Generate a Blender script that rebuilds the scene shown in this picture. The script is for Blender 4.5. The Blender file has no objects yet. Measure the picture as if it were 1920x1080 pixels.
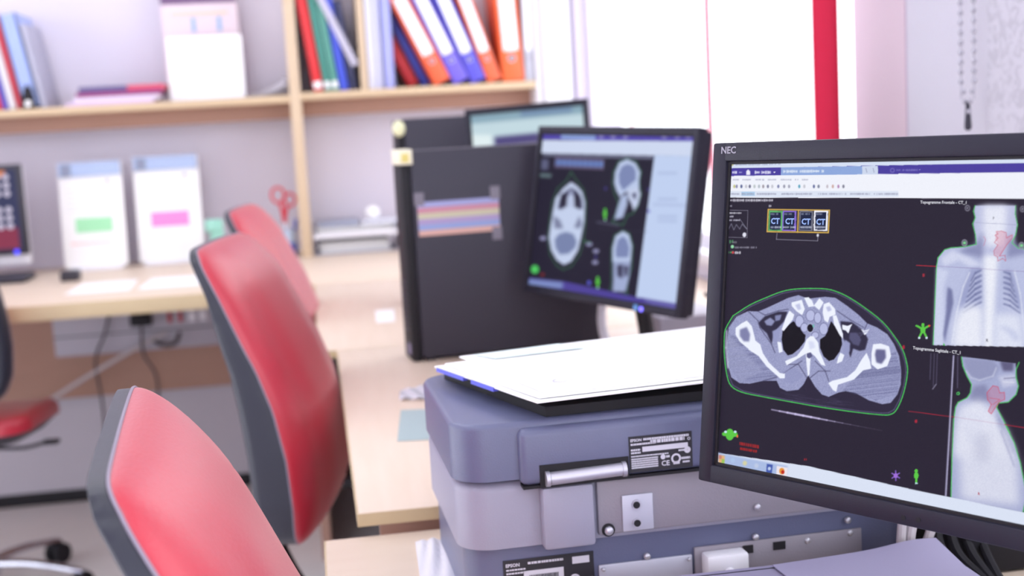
import bpy, bmesh, math, random
import numpy as np
from mathutils import Vector, Matrix
random.seed(7)
rng = np.random.default_rng(3)
SC = bpy.context.scene
COL = SC.collection
PI = math.pi

# units back-projected from image pixels -> metres: floor sits at -0.19 in these units
S, ZS = 0.84, 0.19  # whole scene, camera included, lifted and scaled by a chosen factor
def P(p): return Vector((p[0] * S, p[1] * S, (p[2] + ZS) * S))

# ---------------------------------------------------------------- camera
cam_d = bpy.data.cameras.new('camera')
cam = bpy.data.objects.new('camera', cam_d)
COL.objects.link(cam)
R3 = Matrix(((0.986293, 0.075149, -0.146899), (-0.155239, 0.12087, -0.980455), (-0.055925, 0.98982, 0.130879)))
cam.matrix_world = Matrix.Translation(P((0, 0, 1.21))) @ R3.to_4x4()
cam_d.sensor_width = 36.0
cam_d.lens = 45.0
cam_d.clip_start = 0.02
cam_d.dof.use_dof = True
cam_d.dof.focus_distance = 1.12 * S
cam_d.dof.aperture_fstop = 6.0
SC.camera = cam

# ---------------------------------------------------------------- colour management, world
SC.view_settings.view_transform = 'Standard'
SC.view_settings.look = 'None'
SC.view_settings.gamma = 1.0
SC.view_settings.use_curve_mapping = False
SC.view_settings.exposure = 0.32
SC.cycles.use_denoising = True
SC.cycles.max_bounces = 8
SC.cycles.sample_clamp_indirect = 6.0
SC.cycles.caustics_reflective = False
SC.cycles.caustics_refractive = False
w = bpy.data.worlds.new('daylight')
SC.world = w
w.use_nodes = True
bg = w.node_tree.nodes['Background']
bg.inputs['Color'].default_value = (0.90, 0.93, 1.0, 1)
bg.inputs['Strength'].default_value = 2.9

LAMP_STRENGTH = 3.0

# ---------------------------------------------------------------- materials
def lin(c):
    return tuple((x / 255 / 12.92) if x / 255 <= 0.04045 else ((x / 255 + 0.055) / 1.055) ** 2.4 for x in c)

def mat(name, rgb, rough=0.5, metal=0.0, spec=0.5, coat=0.0, rgb2=None, scale=20.0, stretch=(1, 1, 1), bump=0.0, bscale=200.0, btype='noise', alpha=1.0, trans=0.0, mixpow=0.5):
    m = bpy.data.materials.new(name)
    m.use_nodes = True
    nt = m.node_tree; N = nt.nodes; L = nt.links
    b = N['Principled BSDF']
    b.inputs['Base Color'].default_value = (*lin(rgb), 1)
    b.inputs['Roughness'].default_value = rough
    b.inputs['Metallic'].default_value = metal
    b.inputs['Specular IOR Level'].default_value = spec
    b.inputs['Coat Weight'].default_value = coat
    b.inputs['Coat Roughness'].default_value = 0.15
    b.inputs['Alpha'].default_value = alpha
    b.inputs['Transmission Weight'].default_value = trans
    tc = None
    if rgb2 or bump:
        tc = N.new('ShaderNodeTexCoord'); mp = N.new('ShaderNodeMapping')
        L.new(tc.outputs['Object'], mp.inputs['Vector'])
        mp.inputs['Scale'].default_value = stretch
    if rgb2:
        n = N.new('ShaderNodeTexNoise'); n.inputs['Scale'].default_value = scale; n.inputs['Detail'].default_value = 4
        L.new(mp.outputs['Vector'], n.inputs['Vector'])
        mx = N.new('ShaderNodeMix'); mx.data_type = 'RGBA'
        mx.inputs[6].default_value = (*lin(rgb), 1); mx.inputs[7].default_value = (*lin(rgb2), 1)
        L.new(n.outputs['Fac'], mx.inputs[0]); L.new(mx.outputs[2], b.inputs['Base Color'])
    if bump:
        if btype == 'voronoi':
            t = N.new('ShaderNodeTexVoronoi'); t.inputs['Scale'].default_value = bscale; out = t.outputs['Distance']
        else:
            t = N.new('ShaderNodeTexNoise'); t.inputs['Scale'].default_value = bscale; out = t.outputs['Fac']
        L.new(mp.outputs['Vector'], t.inputs['Vector'])
        bp = N.new('ShaderNodeBump'); bp.inputs['Strength'].default_value = bump; bp.inputs['Distance'].default_value = 0.002
        L.new(out, bp.inputs['Height']); L.new(bp.outputs['Normal'], b.inputs['Normal'])
    return m

SCREEN = 0.8
def emis(name, rgb, strength=None):
    strength = SCREEN if strength is None else strength
    m = bpy.data.materials.new(name); m.use_nodes = True
    b = m.node_tree.nodes['Principled BSDF']
    b.inputs['Base Color'].default_value = (0.005, 0.005, 0.006, 1)
    b.inputs['Roughness'].default_value = 0.4
    b.inputs['Specular IOR Level'].default_value = 0.15
    b.inputs['Emission Color'].default_value = (*lin(rgb), 1)
    b.inputs['Emission Strength'].default_value = strength
    return m

def fabric(name, rgb, transl, a=0.55, pattern=False):
    m = bpy.data.materials.new(name); m.use_nodes = True
    nt = m.node_tree; N = nt.nodes; L = nt.links
    N.remove(N['Principled BSDF'])
    out = N['Material Output']
    d = N.new('ShaderNodeBsdfDiffuse'); t = N.new('ShaderNodeBsdfTranslucent'); mx = N.new('ShaderNodeMixShader')
    d.inputs['Color'].default_value = (*lin(rgb), 1); t.inputs['Color'].default_value = (*lin(transl), 1)
    mx.inputs[0].default_value = a
    L.new(d.outputs[0], mx.inputs[1]); L.new(t.outputs[0], mx.inputs[2]); L.new(mx.outputs[0], out.inputs['Surface'])
    tc = N.new('ShaderNodeTexCoord')
    if pattern:
        v = N.new('ShaderNodeTexNoise'); v.inputs['Scale'].default_value = 60; v.inputs['Detail'].default_value = 3; v.inputs['Distortion'].default_value = 1.5
        L.new(tc.outputs['Object'], v.inputs['Vector'])
        r = N.new('ShaderNodeValToRGB'); r.color_ramp.elements[0].position = 0.45; r.color_ramp.elements[1].position = 0.62
        r.color_ramp.elements[0].color = (*lin(rgb), 1); r.color_ramp.elements[1].color = (*lin(tuple(int(c * 0.945) for c in rgb)), 1)
        L.new(v.outputs['Fac'], r.inputs['Fac']); L.new(r.outputs['Color'], d.inputs['Color']); L.new(r.outputs['Color'], t.inputs['Color'])
    wv = N.new('ShaderNodeTexNoise'); wv.inputs['Scale'].default_value = 400
    L.new(tc.outputs['Object'], wv.inputs['Vector'])
    bp = N.new('ShaderNodeBump'); bp.inputs['Strength'].default_value = 0.3; bp.inputs['Distance'].default_value = 0.001
    L.new(wv.outputs['Fac'], bp.inputs['Height']); L.new(bp.outputs['Normal'], d.inputs['Normal'])
    return m

M = {}
M['wall'] = mat('wall_paint', (222, 216, 230), 0.85, rgb2=(217, 211, 226), scale=3, bump=0.15, bscale=120)
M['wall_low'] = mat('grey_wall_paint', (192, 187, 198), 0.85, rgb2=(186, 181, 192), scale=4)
M['ceiling'] = mat('ceiling_paint', (240, 238, 240), 0.9)
M['floor'] = mat('vinyl_floor', (230, 225, 226), 0.45, rgb2=(222, 217, 219), scale=14, spec=0.4)
M['oak'] = mat('oak_laminate', (226, 207, 190), 0.42, rgb2=(217, 195, 175), scale=9, stretch=(8, 0.7, 8), spec=0.35)
M['oakx'] = mat('oak_laminate_cross', (226, 208, 190), 0.42, rgb2=(217, 196, 176), scale=9, stretch=(0.7, 8, 8), spec=0.35)
M['oakedge'] = mat('oak_edge_band', (206, 184, 148), 0.5, rgb2=(196, 173, 136), scale=12)
M['oakshelf'] = mat('oak_shelf_board', (208, 184, 152), 0.5, rgb2=(198, 172, 140), scale=9, stretch=(0.7, 8, 8))
M['oakpost'] = mat('oak_upright', (212, 190, 164), 0.5, rgb2=(204, 180, 152), scale=9, stretch=(8, 8, 0.7))
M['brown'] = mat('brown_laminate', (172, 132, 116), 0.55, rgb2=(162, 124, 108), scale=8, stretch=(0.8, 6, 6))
M['black'] = mat('black_plastic', (50, 48, 58), 0.42, spec=0.4, bump=0.1, bscale=900)
M['bezel'] = mat('dark_bezel_plastic', (28, 26, 42), 0.5, spec=0.35, bump=0.08, bscale=900)
M['shell'] = mat('charcoal_shell_plastic', (33, 34, 48), 0.42, spec=0.5, bump=0.15, bscale=500)
M['case'] = mat('dark_case_steel', (52, 50, 63), 0.5, spec=0.4, bump=0.1, bscale=900)
M['darker'] = mat('matte_black', (30, 28, 34), 0.6, spec=0.3)
M['leather'] = mat('red_leather', (188, 30, 54), 0.42, spec=0.75, coat=0.22, rgb2=(183, 30, 54), scale=4, bump=0.14, bscale=420, btype='voronoi')
M['piping'] = mat('grey_piping', (140, 130, 146), 0.5)
_lb = M['leather'].node_tree.nodes['Principled BSDF']; _lb.inputs['Sheen Weight'].default_value = 0.2; _lb.inputs['Sheen Roughness'].default_value = 0.35; _lb.inputs['Coat Roughness'].default_value = 0.38
M['chrome'] = mat('polished_metal', (200, 200, 212), 0.25, metal=1.0)
M['metal'] = mat('satin_metal', (196, 194, 205), 0.38, metal=0.7)
M['plate'] = mat('light_grey_plate', (190, 190, 206), 0.4, metal=0.2)
M['scandark'] = mat('slate_scanner_plastic', (98, 102, 132), 0.36, spec=0.5, bump=0.12, bscale=700)
M['scanmid'] = mat('grey_scanner_plastic', (150, 148, 168), 0.42, spec=0.5, bump=0.1, bscale=700)
M['scanwarm'] = mat('warm_grey_scanner_back', (142, 136, 148), 0.45, bump=0.1, bscale=700)
M['paper'] = mat('white_paper', (244, 243, 244), 0.75, spec=0.2)
M['paperg'] = mat('grey_paper', (206, 202, 212), 0.7)
M['whitep'] = mat('white_plastic', (232, 230, 238), 0.45)
M['greyp'] = mat('grey_plastic', (176, 172, 186), 0.45)
M['purpleg'] = mat('lilac_grey_card', (160, 154, 184), 0.6, bump=0.1, bscale=400)
M['cable'] = mat('pale_cable_sheath', (196, 188, 194), 0.5)
M['cablek'] = mat('dark_cable_sheath', (70, 62, 66), 0.5)
def flat(name, rgb, rough=0.5): 
    if name not in M: M[name] = mat(name, rgb, rough)
    return M[name]

# ---------------------------------------------------------------- object helpers
MW = {}
def ob(name, bm, m, parent=None, T=None, base=None, smooth=35):
    """bm in pixel-fitted scene units (after T). links one mesh object."""
    if T is not None: bm.transform(T)
    for v in bm.verts: v.co = P(v.co)
    if parent is not None: mw = MW[parent.name]
    else: mw = Matrix.Translation(P(base)) if base is not None else Matrix.Identity(4)
    bm.transform(mw.inverted())
    me = bpy.data.meshes.new(name)
    bmesh.ops.recalc_face_normals(bm, faces=bm.faces)
    bm.to_mesh(me); bm.free()
    for p in me.polygons: p.use_smooth = True
    me.set_sharp_from_angle(angle=math.radians(smooth))
    o = bpy.data.objects.new(name, me)
    COL.objects.link(o)
    if isinstance(m, (list, tuple)):
        for x in m: me.materials.append(x)
    else: me.materials.append(m)
    if parent is not None:
        o.parent = parent
    else:
        o.matrix_world = mw
    MW[o.name] = mw
    return o

def thing(name, label, cat, loc, rz=0, group=None):
    o = bpy.data.objects.new(name, None); COL.objects.link(o)
    o.empty_display_size = 0.05
    mw = Matrix.Translation(P(loc)) @ Matrix.Rotation(rz, 4, 'Z')
    o.matrix_world = mw; MW[o.name] = mw
    o['label'] = label; o['category'] = cat
    if group: o['group'] = group
    return o

def tag(o, label, cat, group=None):
    o['label'] = label; o['category'] = cat
    if group: o['group'] = group
    return o

def struct(name, bm, m, base=(0, 0, 0)):
    o = ob(name, bm, m, None, None, base); o['kind'] = 'structure'; return o

def B(): return bmesh.new()
def box(bm, x0, x1, y0, y1, z0, z1, bev=0.0, T=None, seg=2):
    r = bmesh.ops.create_cube(bm, size=1.0)
    vs = r['verts']
    Mx = Matrix.Translation(((x0 + x1) / 2, (y0 + y1) / 2, (z0 + z1) / 2)) @ Matrix.Diagonal((abs(x1 - x0), abs(y1 - y0), abs(z1 - z0), 1))
    bmesh.ops.transform(bm, matrix=Mx, verts=vs)
    if bev > 0:
        es = list({e for v in vs for e in v.link_edges})
        r2 = bmesh.ops.bevel(bm, geom=es, offset=bev, segments=seg, profile=0.5, affect='EDGES')
        vs = list({v for f in r2['faces'] for v in f.verts} | {v for v in vs if v.is_valid})
    if T is not None: bmesh.ops.transform(bm, matrix=T, verts=vs)
    return bm
def bx(*a, **k): return box(B(), *a, **k)

def cyl(bm, p0, p1, r, r2=None, n=24, cap=True):
    p0, p1 = Vector(p0), Vector(p1); d = p1 - p0
    q = d.to_track_quat('Z', 'Y').to_matrix().to_4x4()
    bmesh.ops.create_cone(bm, cap_ends=cap, segments=n, radius1=r, radius2=r if r2 is None else r2, depth=d.length,
                          matrix=Matrix.Translation((p0 + p1) / 2) @ q)
    return bm
def sph(bm, c, r, n=16, s=(1, 1, 1)):
    bmesh.ops.create_uvsphere(bm, u_segments=n, v_segments=max(6, n // 2), radius=1, matrix=Matrix.Translation(c) @ Matrix.Diagonal((r * s[0], r * s[1], r * s[2], 1)))
    return bm
def smoothpath(pts, k=8):
    pts = [Vector(p) for p in pts]; out = []
    q = [pts[0] * 2 - pts[1]] + pts + [pts[-1] * 2 - pts[-2]]
    for i in range(1, len(q) - 2):
        for j in range(k):
            t = j / k
            a, b, c, d = q[i - 1], q[i], q[i + 1], q[i + 2]
            out.append(0.5 * ((2 * b) + (c - a) * t + (2 * a - 5 * b + 4 * c - d) * t * t + (3 * b - a - 3 * c + d) * t ** 3))
    out.append(pts[-1]); return out
def tube(bm, pts, r, n=10, smooth=True, flat=None):
    pts = smoothpath(pts) if smooth else [Vector(p) for p in pts]
    rings = []
    up = Vector((0, 0, 1)); prev = None
    for i, p in enumerate(pts):
        d = (pts[min(i + 1, len(pts) - 1)] - pts[max(i - 1, 0)]).normalized()
        if prev is None:
            a = d.cross(up); 
            if a.length < 1e-3: a = d.cross(Vector((1, 0, 0)))
        else: a = prev - d * prev.dot(d)
        a.normalize(); prev = a; b = d.cross(a)
        rr = r[i * (len(r) - 1) // max(1, len(pts) - 1)] if isinstance(r, (list, tuple)) else r
        rings.append([bm.verts.new(p + a * math.cos(t) * rr + b * math.sin(t) * rr * (flat or 1)) for t in [2 * PI * k / n for k in range(n)]])
    for i in range(len(rings) - 1):
        for k in range(n): bm.faces.new((rings[i][k], rings[i][(k + 1) % n], rings[i + 1][(k + 1) % n], rings[i + 1][k]))
    bm.faces.new(rings[0][::-1]); bm.faces.new(rings[-1])
    return bm
def lathe(bm, prof, c, n=32):
    rings = [[bm.verts.new((c[0] + r * math.cos(2 * PI * k / n), c[1] + r * math.sin(2 * PI * k / n), c[2] + z)) for k in range(n)] for r, z in prof]
    for i in range(len(rings) - 1):
        for k in range(n): bm.faces.new((rings[i][k], rings[i][(k + 1) % n], rings[i + 1][(k + 1) % n], rings[i + 1][k]))
    bm.faces.new(rings[0][::-1]); bm.faces.new(rings[-1])
    return bm
def prism(bm, pts, z0, z1, bev=0.0, T=None, seg=3):
    """outline in xy, extruded z0..z1, optional bevel on top rim"""
    a = [bm.verts.new((x, y, z0)) for x, y in pts]; b = [bm.verts.new((x, y, z1)) for x, y in pts]
    n = len(pts)
    fb = bm.faces.new(a[::-1]); ft = bm.faces.new(b); vs = a + b
    for i in range(n): bm.faces.new((a[i], a[(i + 1) % n], b[(i + 1) % n], b[i]))
    if bev > 0:
        bm.normal_update()
        r = bmesh.ops.bevel(bm, geom=list(ft.edges), offset=bev, segments=seg, profile=0.5, affect='EDGES')
        vs = [v for v in vs if v.is_valid] + [v for v in r['verts']]
        vs = list(set(vs))
    if T is not None: bmesh.ops.transform(bm, matrix=T, verts=vs)
    return bm
def rrect(x0, x1, y0, y1, r, n=6):
    r4 = r if isinstance(r, (list, tuple)) else (r, r, r, r)
    out = []
    for (cx, cy, a0, rr) in ((x0, y0, PI, r4[0]), (x1, y0, 1.5 * PI, r4[1]), (x1, y1, 0, r4[2]), (x0, y1, 0.5 * PI, r4[3])):
        sx = 1 if cx == x0 else -1; sy = 1 if cy == y0 else -1
        if rr <= 0: out.append((cx, cy)); continue
        for i in range(n + 1):
            t = a0 + i / n * PI / 2
            out.append((cx + sx * rr + rr * math.cos(t), cy + sy * rr + rr * math.sin(t)))
    return out
def quad(bm, pts):
    bm.faces.new([bm.verts.new(p) for p in pts]); return bm
def sheet(bm, c, t=0.0012, k=10, amp=0.0, f=None):
    """a thin sheet of paper from 4 corners, bilinear, with thickness"""
    c = [Vector(p) for p in c]; top = []; bot = []
    for i in range(k + 1):
        rt, rb = [], []
        for j in range(k + 1):
            u, v = i / k, j / k
            p = (c[0] * (1 - u) + c[1] * u) * (1 - v) + (c[3] * (1 - u) + c[2] * u) * v
            dz = (f(u, v) if f else 0) + amp * math.sin(3 * u + 1) * math.sin(2.4 * v)
            rt.append(bm.verts.new(p + Vector((0, 0, dz + t)))); rb.append(bm.verts.new(p + Vector((0, 0, dz))))
        top.append(rt); bot.append(rb)
    for i in range(k):
        for j in range(k):
            bm.faces.new((top[i][j], top[i + 1][j], top[i + 1][j + 1], top[i][j + 1]))
            bm.faces.new((bot[i][j], bot[i][j + 1], bot[i + 1][j + 1], bot[i + 1][j]))
    for i in range(k):
        for (A, Bq) in (((i, 0), (i + 1, 0)), ((i, k), (i + 1, k)), ((0, i), (0, i + 1)), ((k, i), (k, i + 1))):
            bm.faces.new((top[A[0]][A[1]], top[Bq[0]][Bq[1]], bot[Bq[0]][Bq[1]], bot[A[0]][A[1]]))
    return bm

def text_bm(items):
    """items: (string, x, z, height, bold) laid on the local XZ plane facing -Y; x and z of the lower left corner"""
    out = bmesh.new()
    deps = None
    for (s, x, z, h, off) in items:
        cu = bpy.data.curves.new('t', 'FONT'); cu.body = s; cu.size = h * 1.38; cu.offset = off * h; cu.resolution_u = 2
        o = bpy.data.objects.new('t', cu); COL.objects.link(o)
        deps = bpy.context.evaluated_depsgraph_get(); deps.update()
        me = bpy.data.meshes.new_from_object(o.evaluated_get(deps))
        me.transform(Matrix.Translation((x, 0, z)) @ Matrix.Rotation(PI / 2, 4, 'X'))
        out.from_mesh(me)
        bpy.data.objects.remove(o); bpy.data.curves.remove(cu); bpy.data.meshes.remove(me)
    return out
def TR(x, y, z, rz=0): return Matrix.Translation((x, y, z)) @ Matrix.Rotation(rz, 4, 'Z')
def frame4(o, w, u, n):
    """columns: x=w, y=-n, z=u"""
    m = Matrix.Identity(4)
    for i in range(3):
        m[i][0] = w[i]; m[i][1] = -n[i]; m[i][2] = u[i]; m[i][3] = o[i]
    return m

# ================================================================ THE ROOM
XR, YB, ZC, ZF = 1.06, 5.13, 2.9, -0.19
XL, YF = -2.6, -1.9
struct('floor', bx(XL - .1, XR + .2, YF - .1, YB + .1, ZF - .05, ZF), M['floor'], (0, 2, ZF))
struct('ceiling', bx(XL - .1, XR + .2, YF - .1, YB + .1, ZC, ZC + .06), M['ceiling'], (0, 2, ZC))
struct('wall_back', bx(XL - .1, XR + .2, YB, YB + .12, ZF, ZC), M['wall'], (0, YB, ZF))
bm = B(); box(bm, XL - .12, XL, YF, .6, ZF, ZC); box(bm, XL - .12, XL, 4.3, YB, ZF, ZC); box(bm, XL - .12, XL, .6, 4.3, ZF, -.10); box(bm, XL - .12, XL, .6, 4.3, 2.2, ZC)
struct('wall_left', bm, M['wall'], (XL, 2, ZF))
bm = B(); box(bm, XL - .1, -2.3, YF - .12, YF, ZF, ZC); box(bm, .8, XR + .2, YF - .12, YF, ZF, ZC); box(bm, -2.3, .8, YF - .12, YF, ZF, -.10); box(bm, -2.3, .8, YF - .12, YF, 2.6, ZC)
struct('wall_front', bm, M['wall'], (0, YF, ZF))
WIN = ((2.40, 5.04, 0.80, 2.62), (-1.3, 1.55, 0.80, 2.62))
def right_wall():
    bm = B()
    box(bm, XR, XR + .16, YF, YB, ZF, 0.80); box(bm, XR, XR + .16, YF, YB, 2.62, ZC)
    box(bm, XR, XR + .16, YF, -1.3, 0.8, 2.62); box(bm, XR, XR + .16, 1.55, 2.40, .8, 2.62); box(bm, XR, XR + .16, 5.04, YB, .8, 2.62)
    return bm
struct('wall_right', right_wall(), M['wall'], (XR, 2, ZF))
struct('baseboard_back', bx(XL, XR, YB - .012, YB, ZF, ZF + .05, bev=.003), M['darker'], (0, YB, ZF))
struct('trim_1', bx(-1.9, -.05, YB - .006, YB - .0005, ZF + .05, 0.232), M['wall_low'], (0, YB, ZF))
gl = bpy.data.materials.new('window_glass'); gl.use_nodes = True
_n = gl.node_tree.nodes; _l = gl.node_tree.links; _n.remove(_n['Principled BSDF'])
_t = _n.new('ShaderNodeBsdfTransparent'); _g = _n.new('ShaderNodeBsdfGlossy'); _g.inputs['Roughness'].default_value = 0.02; _m = _n.new('ShaderNodeMixShader'); _m.inputs[0].default_value = 0.06
_l.new(_t.outputs[0], _m.inputs[1]); _l.new(_g.outputs[0], _m.inputs[2]); _l.new(_m.outputs[0], _n['Material Output'].inputs['Surface'])
for k, (y0, y1, z0, z1) in enumerate(WIN):
    bm = B()
    for a, b_, c, d in ((y0, y1, z0, z0 + .05), (y0, y1, z1 - .05, z1), (y0, y0 + .05, z0, z1), (y1 - .05, y1, z0, z1)):
        box(bm, XR + .05, XR + .10, a, b_, c, d, bev=.003)
    wf = struct('window_%d' % (k + 1), bm, M['whitep'], (XR + .07, (y0 + y1) / 2, z0))
    ob('pane', bx(XR + .072, XR + .078, y0 + .05, y1 - .05, z0 + .05, z1 - .05), gl, wf)
    ob('sill', bx(XR - .012, XR + .05, y0 - .02, y1 + .02, z0 - .02, z0 + .012, bev=.004), M['whitep'], wf)

bm = B()
for a, b_, c, d in ((-2.3, .8, -.10, -.05), (-2.3, .8, 2.55, 2.6), (-2.3, -2.25, -.10, 2.6), (.75, .8, -.10, 2.6), (-.78, -.72, -.10, 2.6)): box(bm, a, b_, YF - .08, YF - .04, c, d, bev=.003)
wf = struct('window_3', bm, M['whitep'], (-.75, YF - .06, -.10))  # added opening behind the camera, lets in frontal fill to reach under the desks
ob('pane', bx(-2.25, .75, YF - .062, YF - .056, -.05, 2.55), gl, wf)
bm = B()
for a, b_, c, d in ((.6, 4.3, -.10, -.05), (.6, 4.3, 2.15, 2.2), (.6, .65, -.10, 2.2), (4.25, 4.3, -.10, 2.2), (2.42, 2.48, -.10, 2.2)): box(bm, XL - .08, XL - .04, a, b_, c, d, bev=.003)
wf = struct('window_4', bm, M['whitep'], (XL - .06, 2.45, -.10))  # added left glazing, low side light for the floor and right wall
ob('pane', bx(XL - .062, XL - .056, .65, 4.25, -.05, 2.15), gl, wf)

lampm = emis('lamp_diffuser', (246, 248, 255), LAMP_STRENGTH)
for k, (x, y, nm) in enumerate(((-.9, .3, 'ceiling light panel above the near red chair'), (-.9, 2.3, 'ceiling light panel between the two desks'), (-.9, 4.1, 'ceiling light panel in front of the bookshelf'))):
    t = thing('ceiling_light', 'white square ' + nm, 'light', (x, y, ZC - .03), 0, 'ceiling light panels')
    bm = B(); box(bm, x - .62, x + .62, y - .62, y - .58, ZC - .04, ZC - .001); box(bm, x - .62, x + .62, y + .58, y + .62, ZC - .04, ZC - .001)
    box(bm, x - .62, x - .58, y - .58, y + .58, ZC - .04, ZC - .001); box(bm, x + .58, x + .62, y - .58, y + .58, ZC - .04, ZC - .001)
    ob('frame', bm, M['whitep'], t)
    ob('diffuser', bx(x - .58, x + .58, y - .58, y + .58, ZC - .03, ZC - .012), lampm, t)

# ================================================================ DESKS
def tabletop(name, label, x0, x1, y0, y1, z1, th, m, legs, group=None):
    t = thing(name, label, 'desk', ((x0 + x1) / 2, (y0 + y1) / 2, ZF), 0, group)
    ob('tabletop', bx(x0 + .002, x1, y0 + .002, y1, z1 - th, z1, bev=.0012), m, t)
    bm = B(); box(bm, x0, x1, y0, y0 + .002, z1 - th + .0005, z1 - .0006); box(bm, x0, x0 + .002, y0 + .002, y1, z1 - th + .0005, z1 - .0006)
    ob('edge_band', bm, M['oakedge'], t)
    for (a, b_, c, d) in legs:
        ob('side_panel', bx(a, b_, c, d, ZF, z1 - th, bev=.001), M['brown'], t)
    return t
tabletop('desk', 'pale oak computer desk along the window, its bare front corner beside the scanner', .022, XR - .01, 1.537, 2.728, .74, .017, M['oak'], ((.05, XR - .02, 1.565, 1.583), (.16, XR - .02, 2.69, 2.708)))
tabletop('desk', 'pale oak computer desk along the window, holding the dark towers further back', -.02, XR - .01, 2.732, 3.938, .74, .017, M['oak'], ((.16, XR - .02, 2.76, 2.778), (.16, XR - .02, 3.90, 3.918)))
tabletop('desk', 'lower pale oak desk in the foreground carrying the scanner and the large monitor', -.02, XR - .01, .25, 1.53, .713, .02, M['oakx'], ((.03, XR - .02, .30, .318), (.03, XR - .02, 1.49, 1.508)))
td = thing('desk', 'long oak desk against the back wall beneath the bookshelf', 'desk', (-.4, 4.5, ZF))
ob('tabletop', bx(-2.2, XR - .01, 3.948, YB - .005, .70, .74, bev=.002), M['oakx'], td)
ob('edge_band', bx(-2.2, XR - .01, 3.942, 3.948, .692, .739, bev=.002), M['oakedge'], td)
ob('modesty_panel', bx(-2.1, -.06, YB - .045, YB - .02, .232, .70), M['brown'], td)
ob('side_panel', bx(-.06, -.03, 4.1, YB - .01, ZF, .70), M['brown'], td)

# ================================================================ BOOKSHELF
YS = 4.829
sh = thing('bookshelf', 'open oak bookshelf standing on the back desk, full of files', 'bookshelf', (-.2, 4.98, .74))
ob('shelf_board', bx(-2.1, -.062, YS, YB - .01, 1.316, 1.342, bev=.001), M['oakshelf'], sh)
ob('shelf_board', bx(-.022, .862, YS, YB - .01, 1.322, 1.348, bev=.001), M['oakshelf'], sh)
ob('rail', bx(-2.1, -.062, YB - .16, YB - .14, 1.257, 1.316), M['brown'], sh)  # both rails: brown darkens the shelf wood for shade under the boards
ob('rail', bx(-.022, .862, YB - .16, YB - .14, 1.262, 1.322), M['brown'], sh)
ob('upright', bx(-.062, -.043, YS - .003, YB - .01, .741, 2.2, bev=.001), M['oakpost'], sh)
ob('upright', bx(-.0425, -.022, YS - .003, YB - .01, .741, 2.2, bev=.001), M['oakpost'], sh)
ob('divider', bx(.203, .228, YS, YB - .01, 1.348, 2.2, bev=.001), M['oakpost'], sh)
ob('side_panel', bx(.8625, .885, YS, YB - .01, 1.20, 2.2, bev=.001), M['whitep'], sh)

# white boxed pipe casing in the corner
struct('trim_2', bx(.89, .995, YS - .02, YB, .74, ZC, bev=.004), M['whitep'], (.94, 4.97, .74))

# ---- binders
def lever_binder(name, x0, w, slope, rgb, label, zb, h=.37, group='files on the right bookshelf', kind='lever', pocket=(245, 245, 250), cat='binder', d=.27, y0=None):
    y0 = YS + .012 if y0 is None else y0
    a = math.atan(slope)
    T = Matrix.Translation((x0, y0, zb)) @ Matrix.Rotation(a, 4, 'Y')
    t = thing(name, label, cat, (x0, y0 + d / 2, zb), 0, group)
    m = mat('%s_board' % name, rgb, 0.42, rgb2=tuple(int(c * .96) for c in rgb), scale=12)
    ww = w * math.cos(a)
    if kind == 'lever':
        ob('cover', bx(0, ww, 0, d, 0, h, bev=.003), m, t, T)
        ob('spine_label', bx(ww * .16, ww * .84, -.0015, 0, .115, h - .02, bev=.0005), flat('pocket_white', pocket), t, T)
        bm = B(); r_ = ww * .17
        pr = [(r_, 0), (r_, .003), (r_ * .62, .003), (r_ * .62, 0)]
        lathe(bm, pr, (0, 0, 0), 20); bm.transform(Matrix.Translation((ww * .5, 0, .086)) @ Matrix.Rotation(PI / 2, 4, 'X'))
        ob('finger_ring', bm, M['metal'], t, T)
        bm = B(); cyl(bm, (ww * .5, -.0012, .086), (ww * .5, .004, .086), r_ * .62, n=18)
        ob('finger_hole', bm, M['darker'], t, T)
    else:
        bm = B(); box(bm, 0, ww * .12, 0, d, 0, h, bev=.001); box(bm, ww * .88, ww, 0, d, 0, h, bev=.001); box(bm, 0, ww, 0, .004, 0, h, bev=.001)
        ob('cover', bm, m, t, T)
        ob('pages', bx(ww * .14, ww * .86, .006, d - .006, .004, h - .006), M['paper'], t, T)
        if kind == 'tag': ob('spine_label', bx(ww * .15, ww * .85, -.001, 0, .012, .035), M['paper'], t, T)
    return t
ZR = 1.3485
G = 'files on the right bookshelf'
lever_binder('folder', .026, .040, -.12, (214, 44, 50), 'red folder at the left end of the right shelf, against the double upright', ZR, kind='tag', cat='folder')
lever_binder('folder', .068, .026, -.12, (70, 140, 128), 'teal green folder directly right of the first red folder', ZR, kind='tag', cat='folder')
lever_binder('folder', .096, .026, -.12, (88, 156, 142), 'lighter green folder between the teal folder and the blue one', ZR, kind='tag', cat='folder')
lever_binder('folder', .124, .034, -.12, (64, 84, 206), 'bright blue folder right of the two green folders', ZR, kind='plain', cat='folder')
lever_binder('folder', .160, .028, -.12, (42, 46, 84), 'dark navy folder against the narrow shelf divider', ZR, kind='plain', cat='folder', h=.33)
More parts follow.
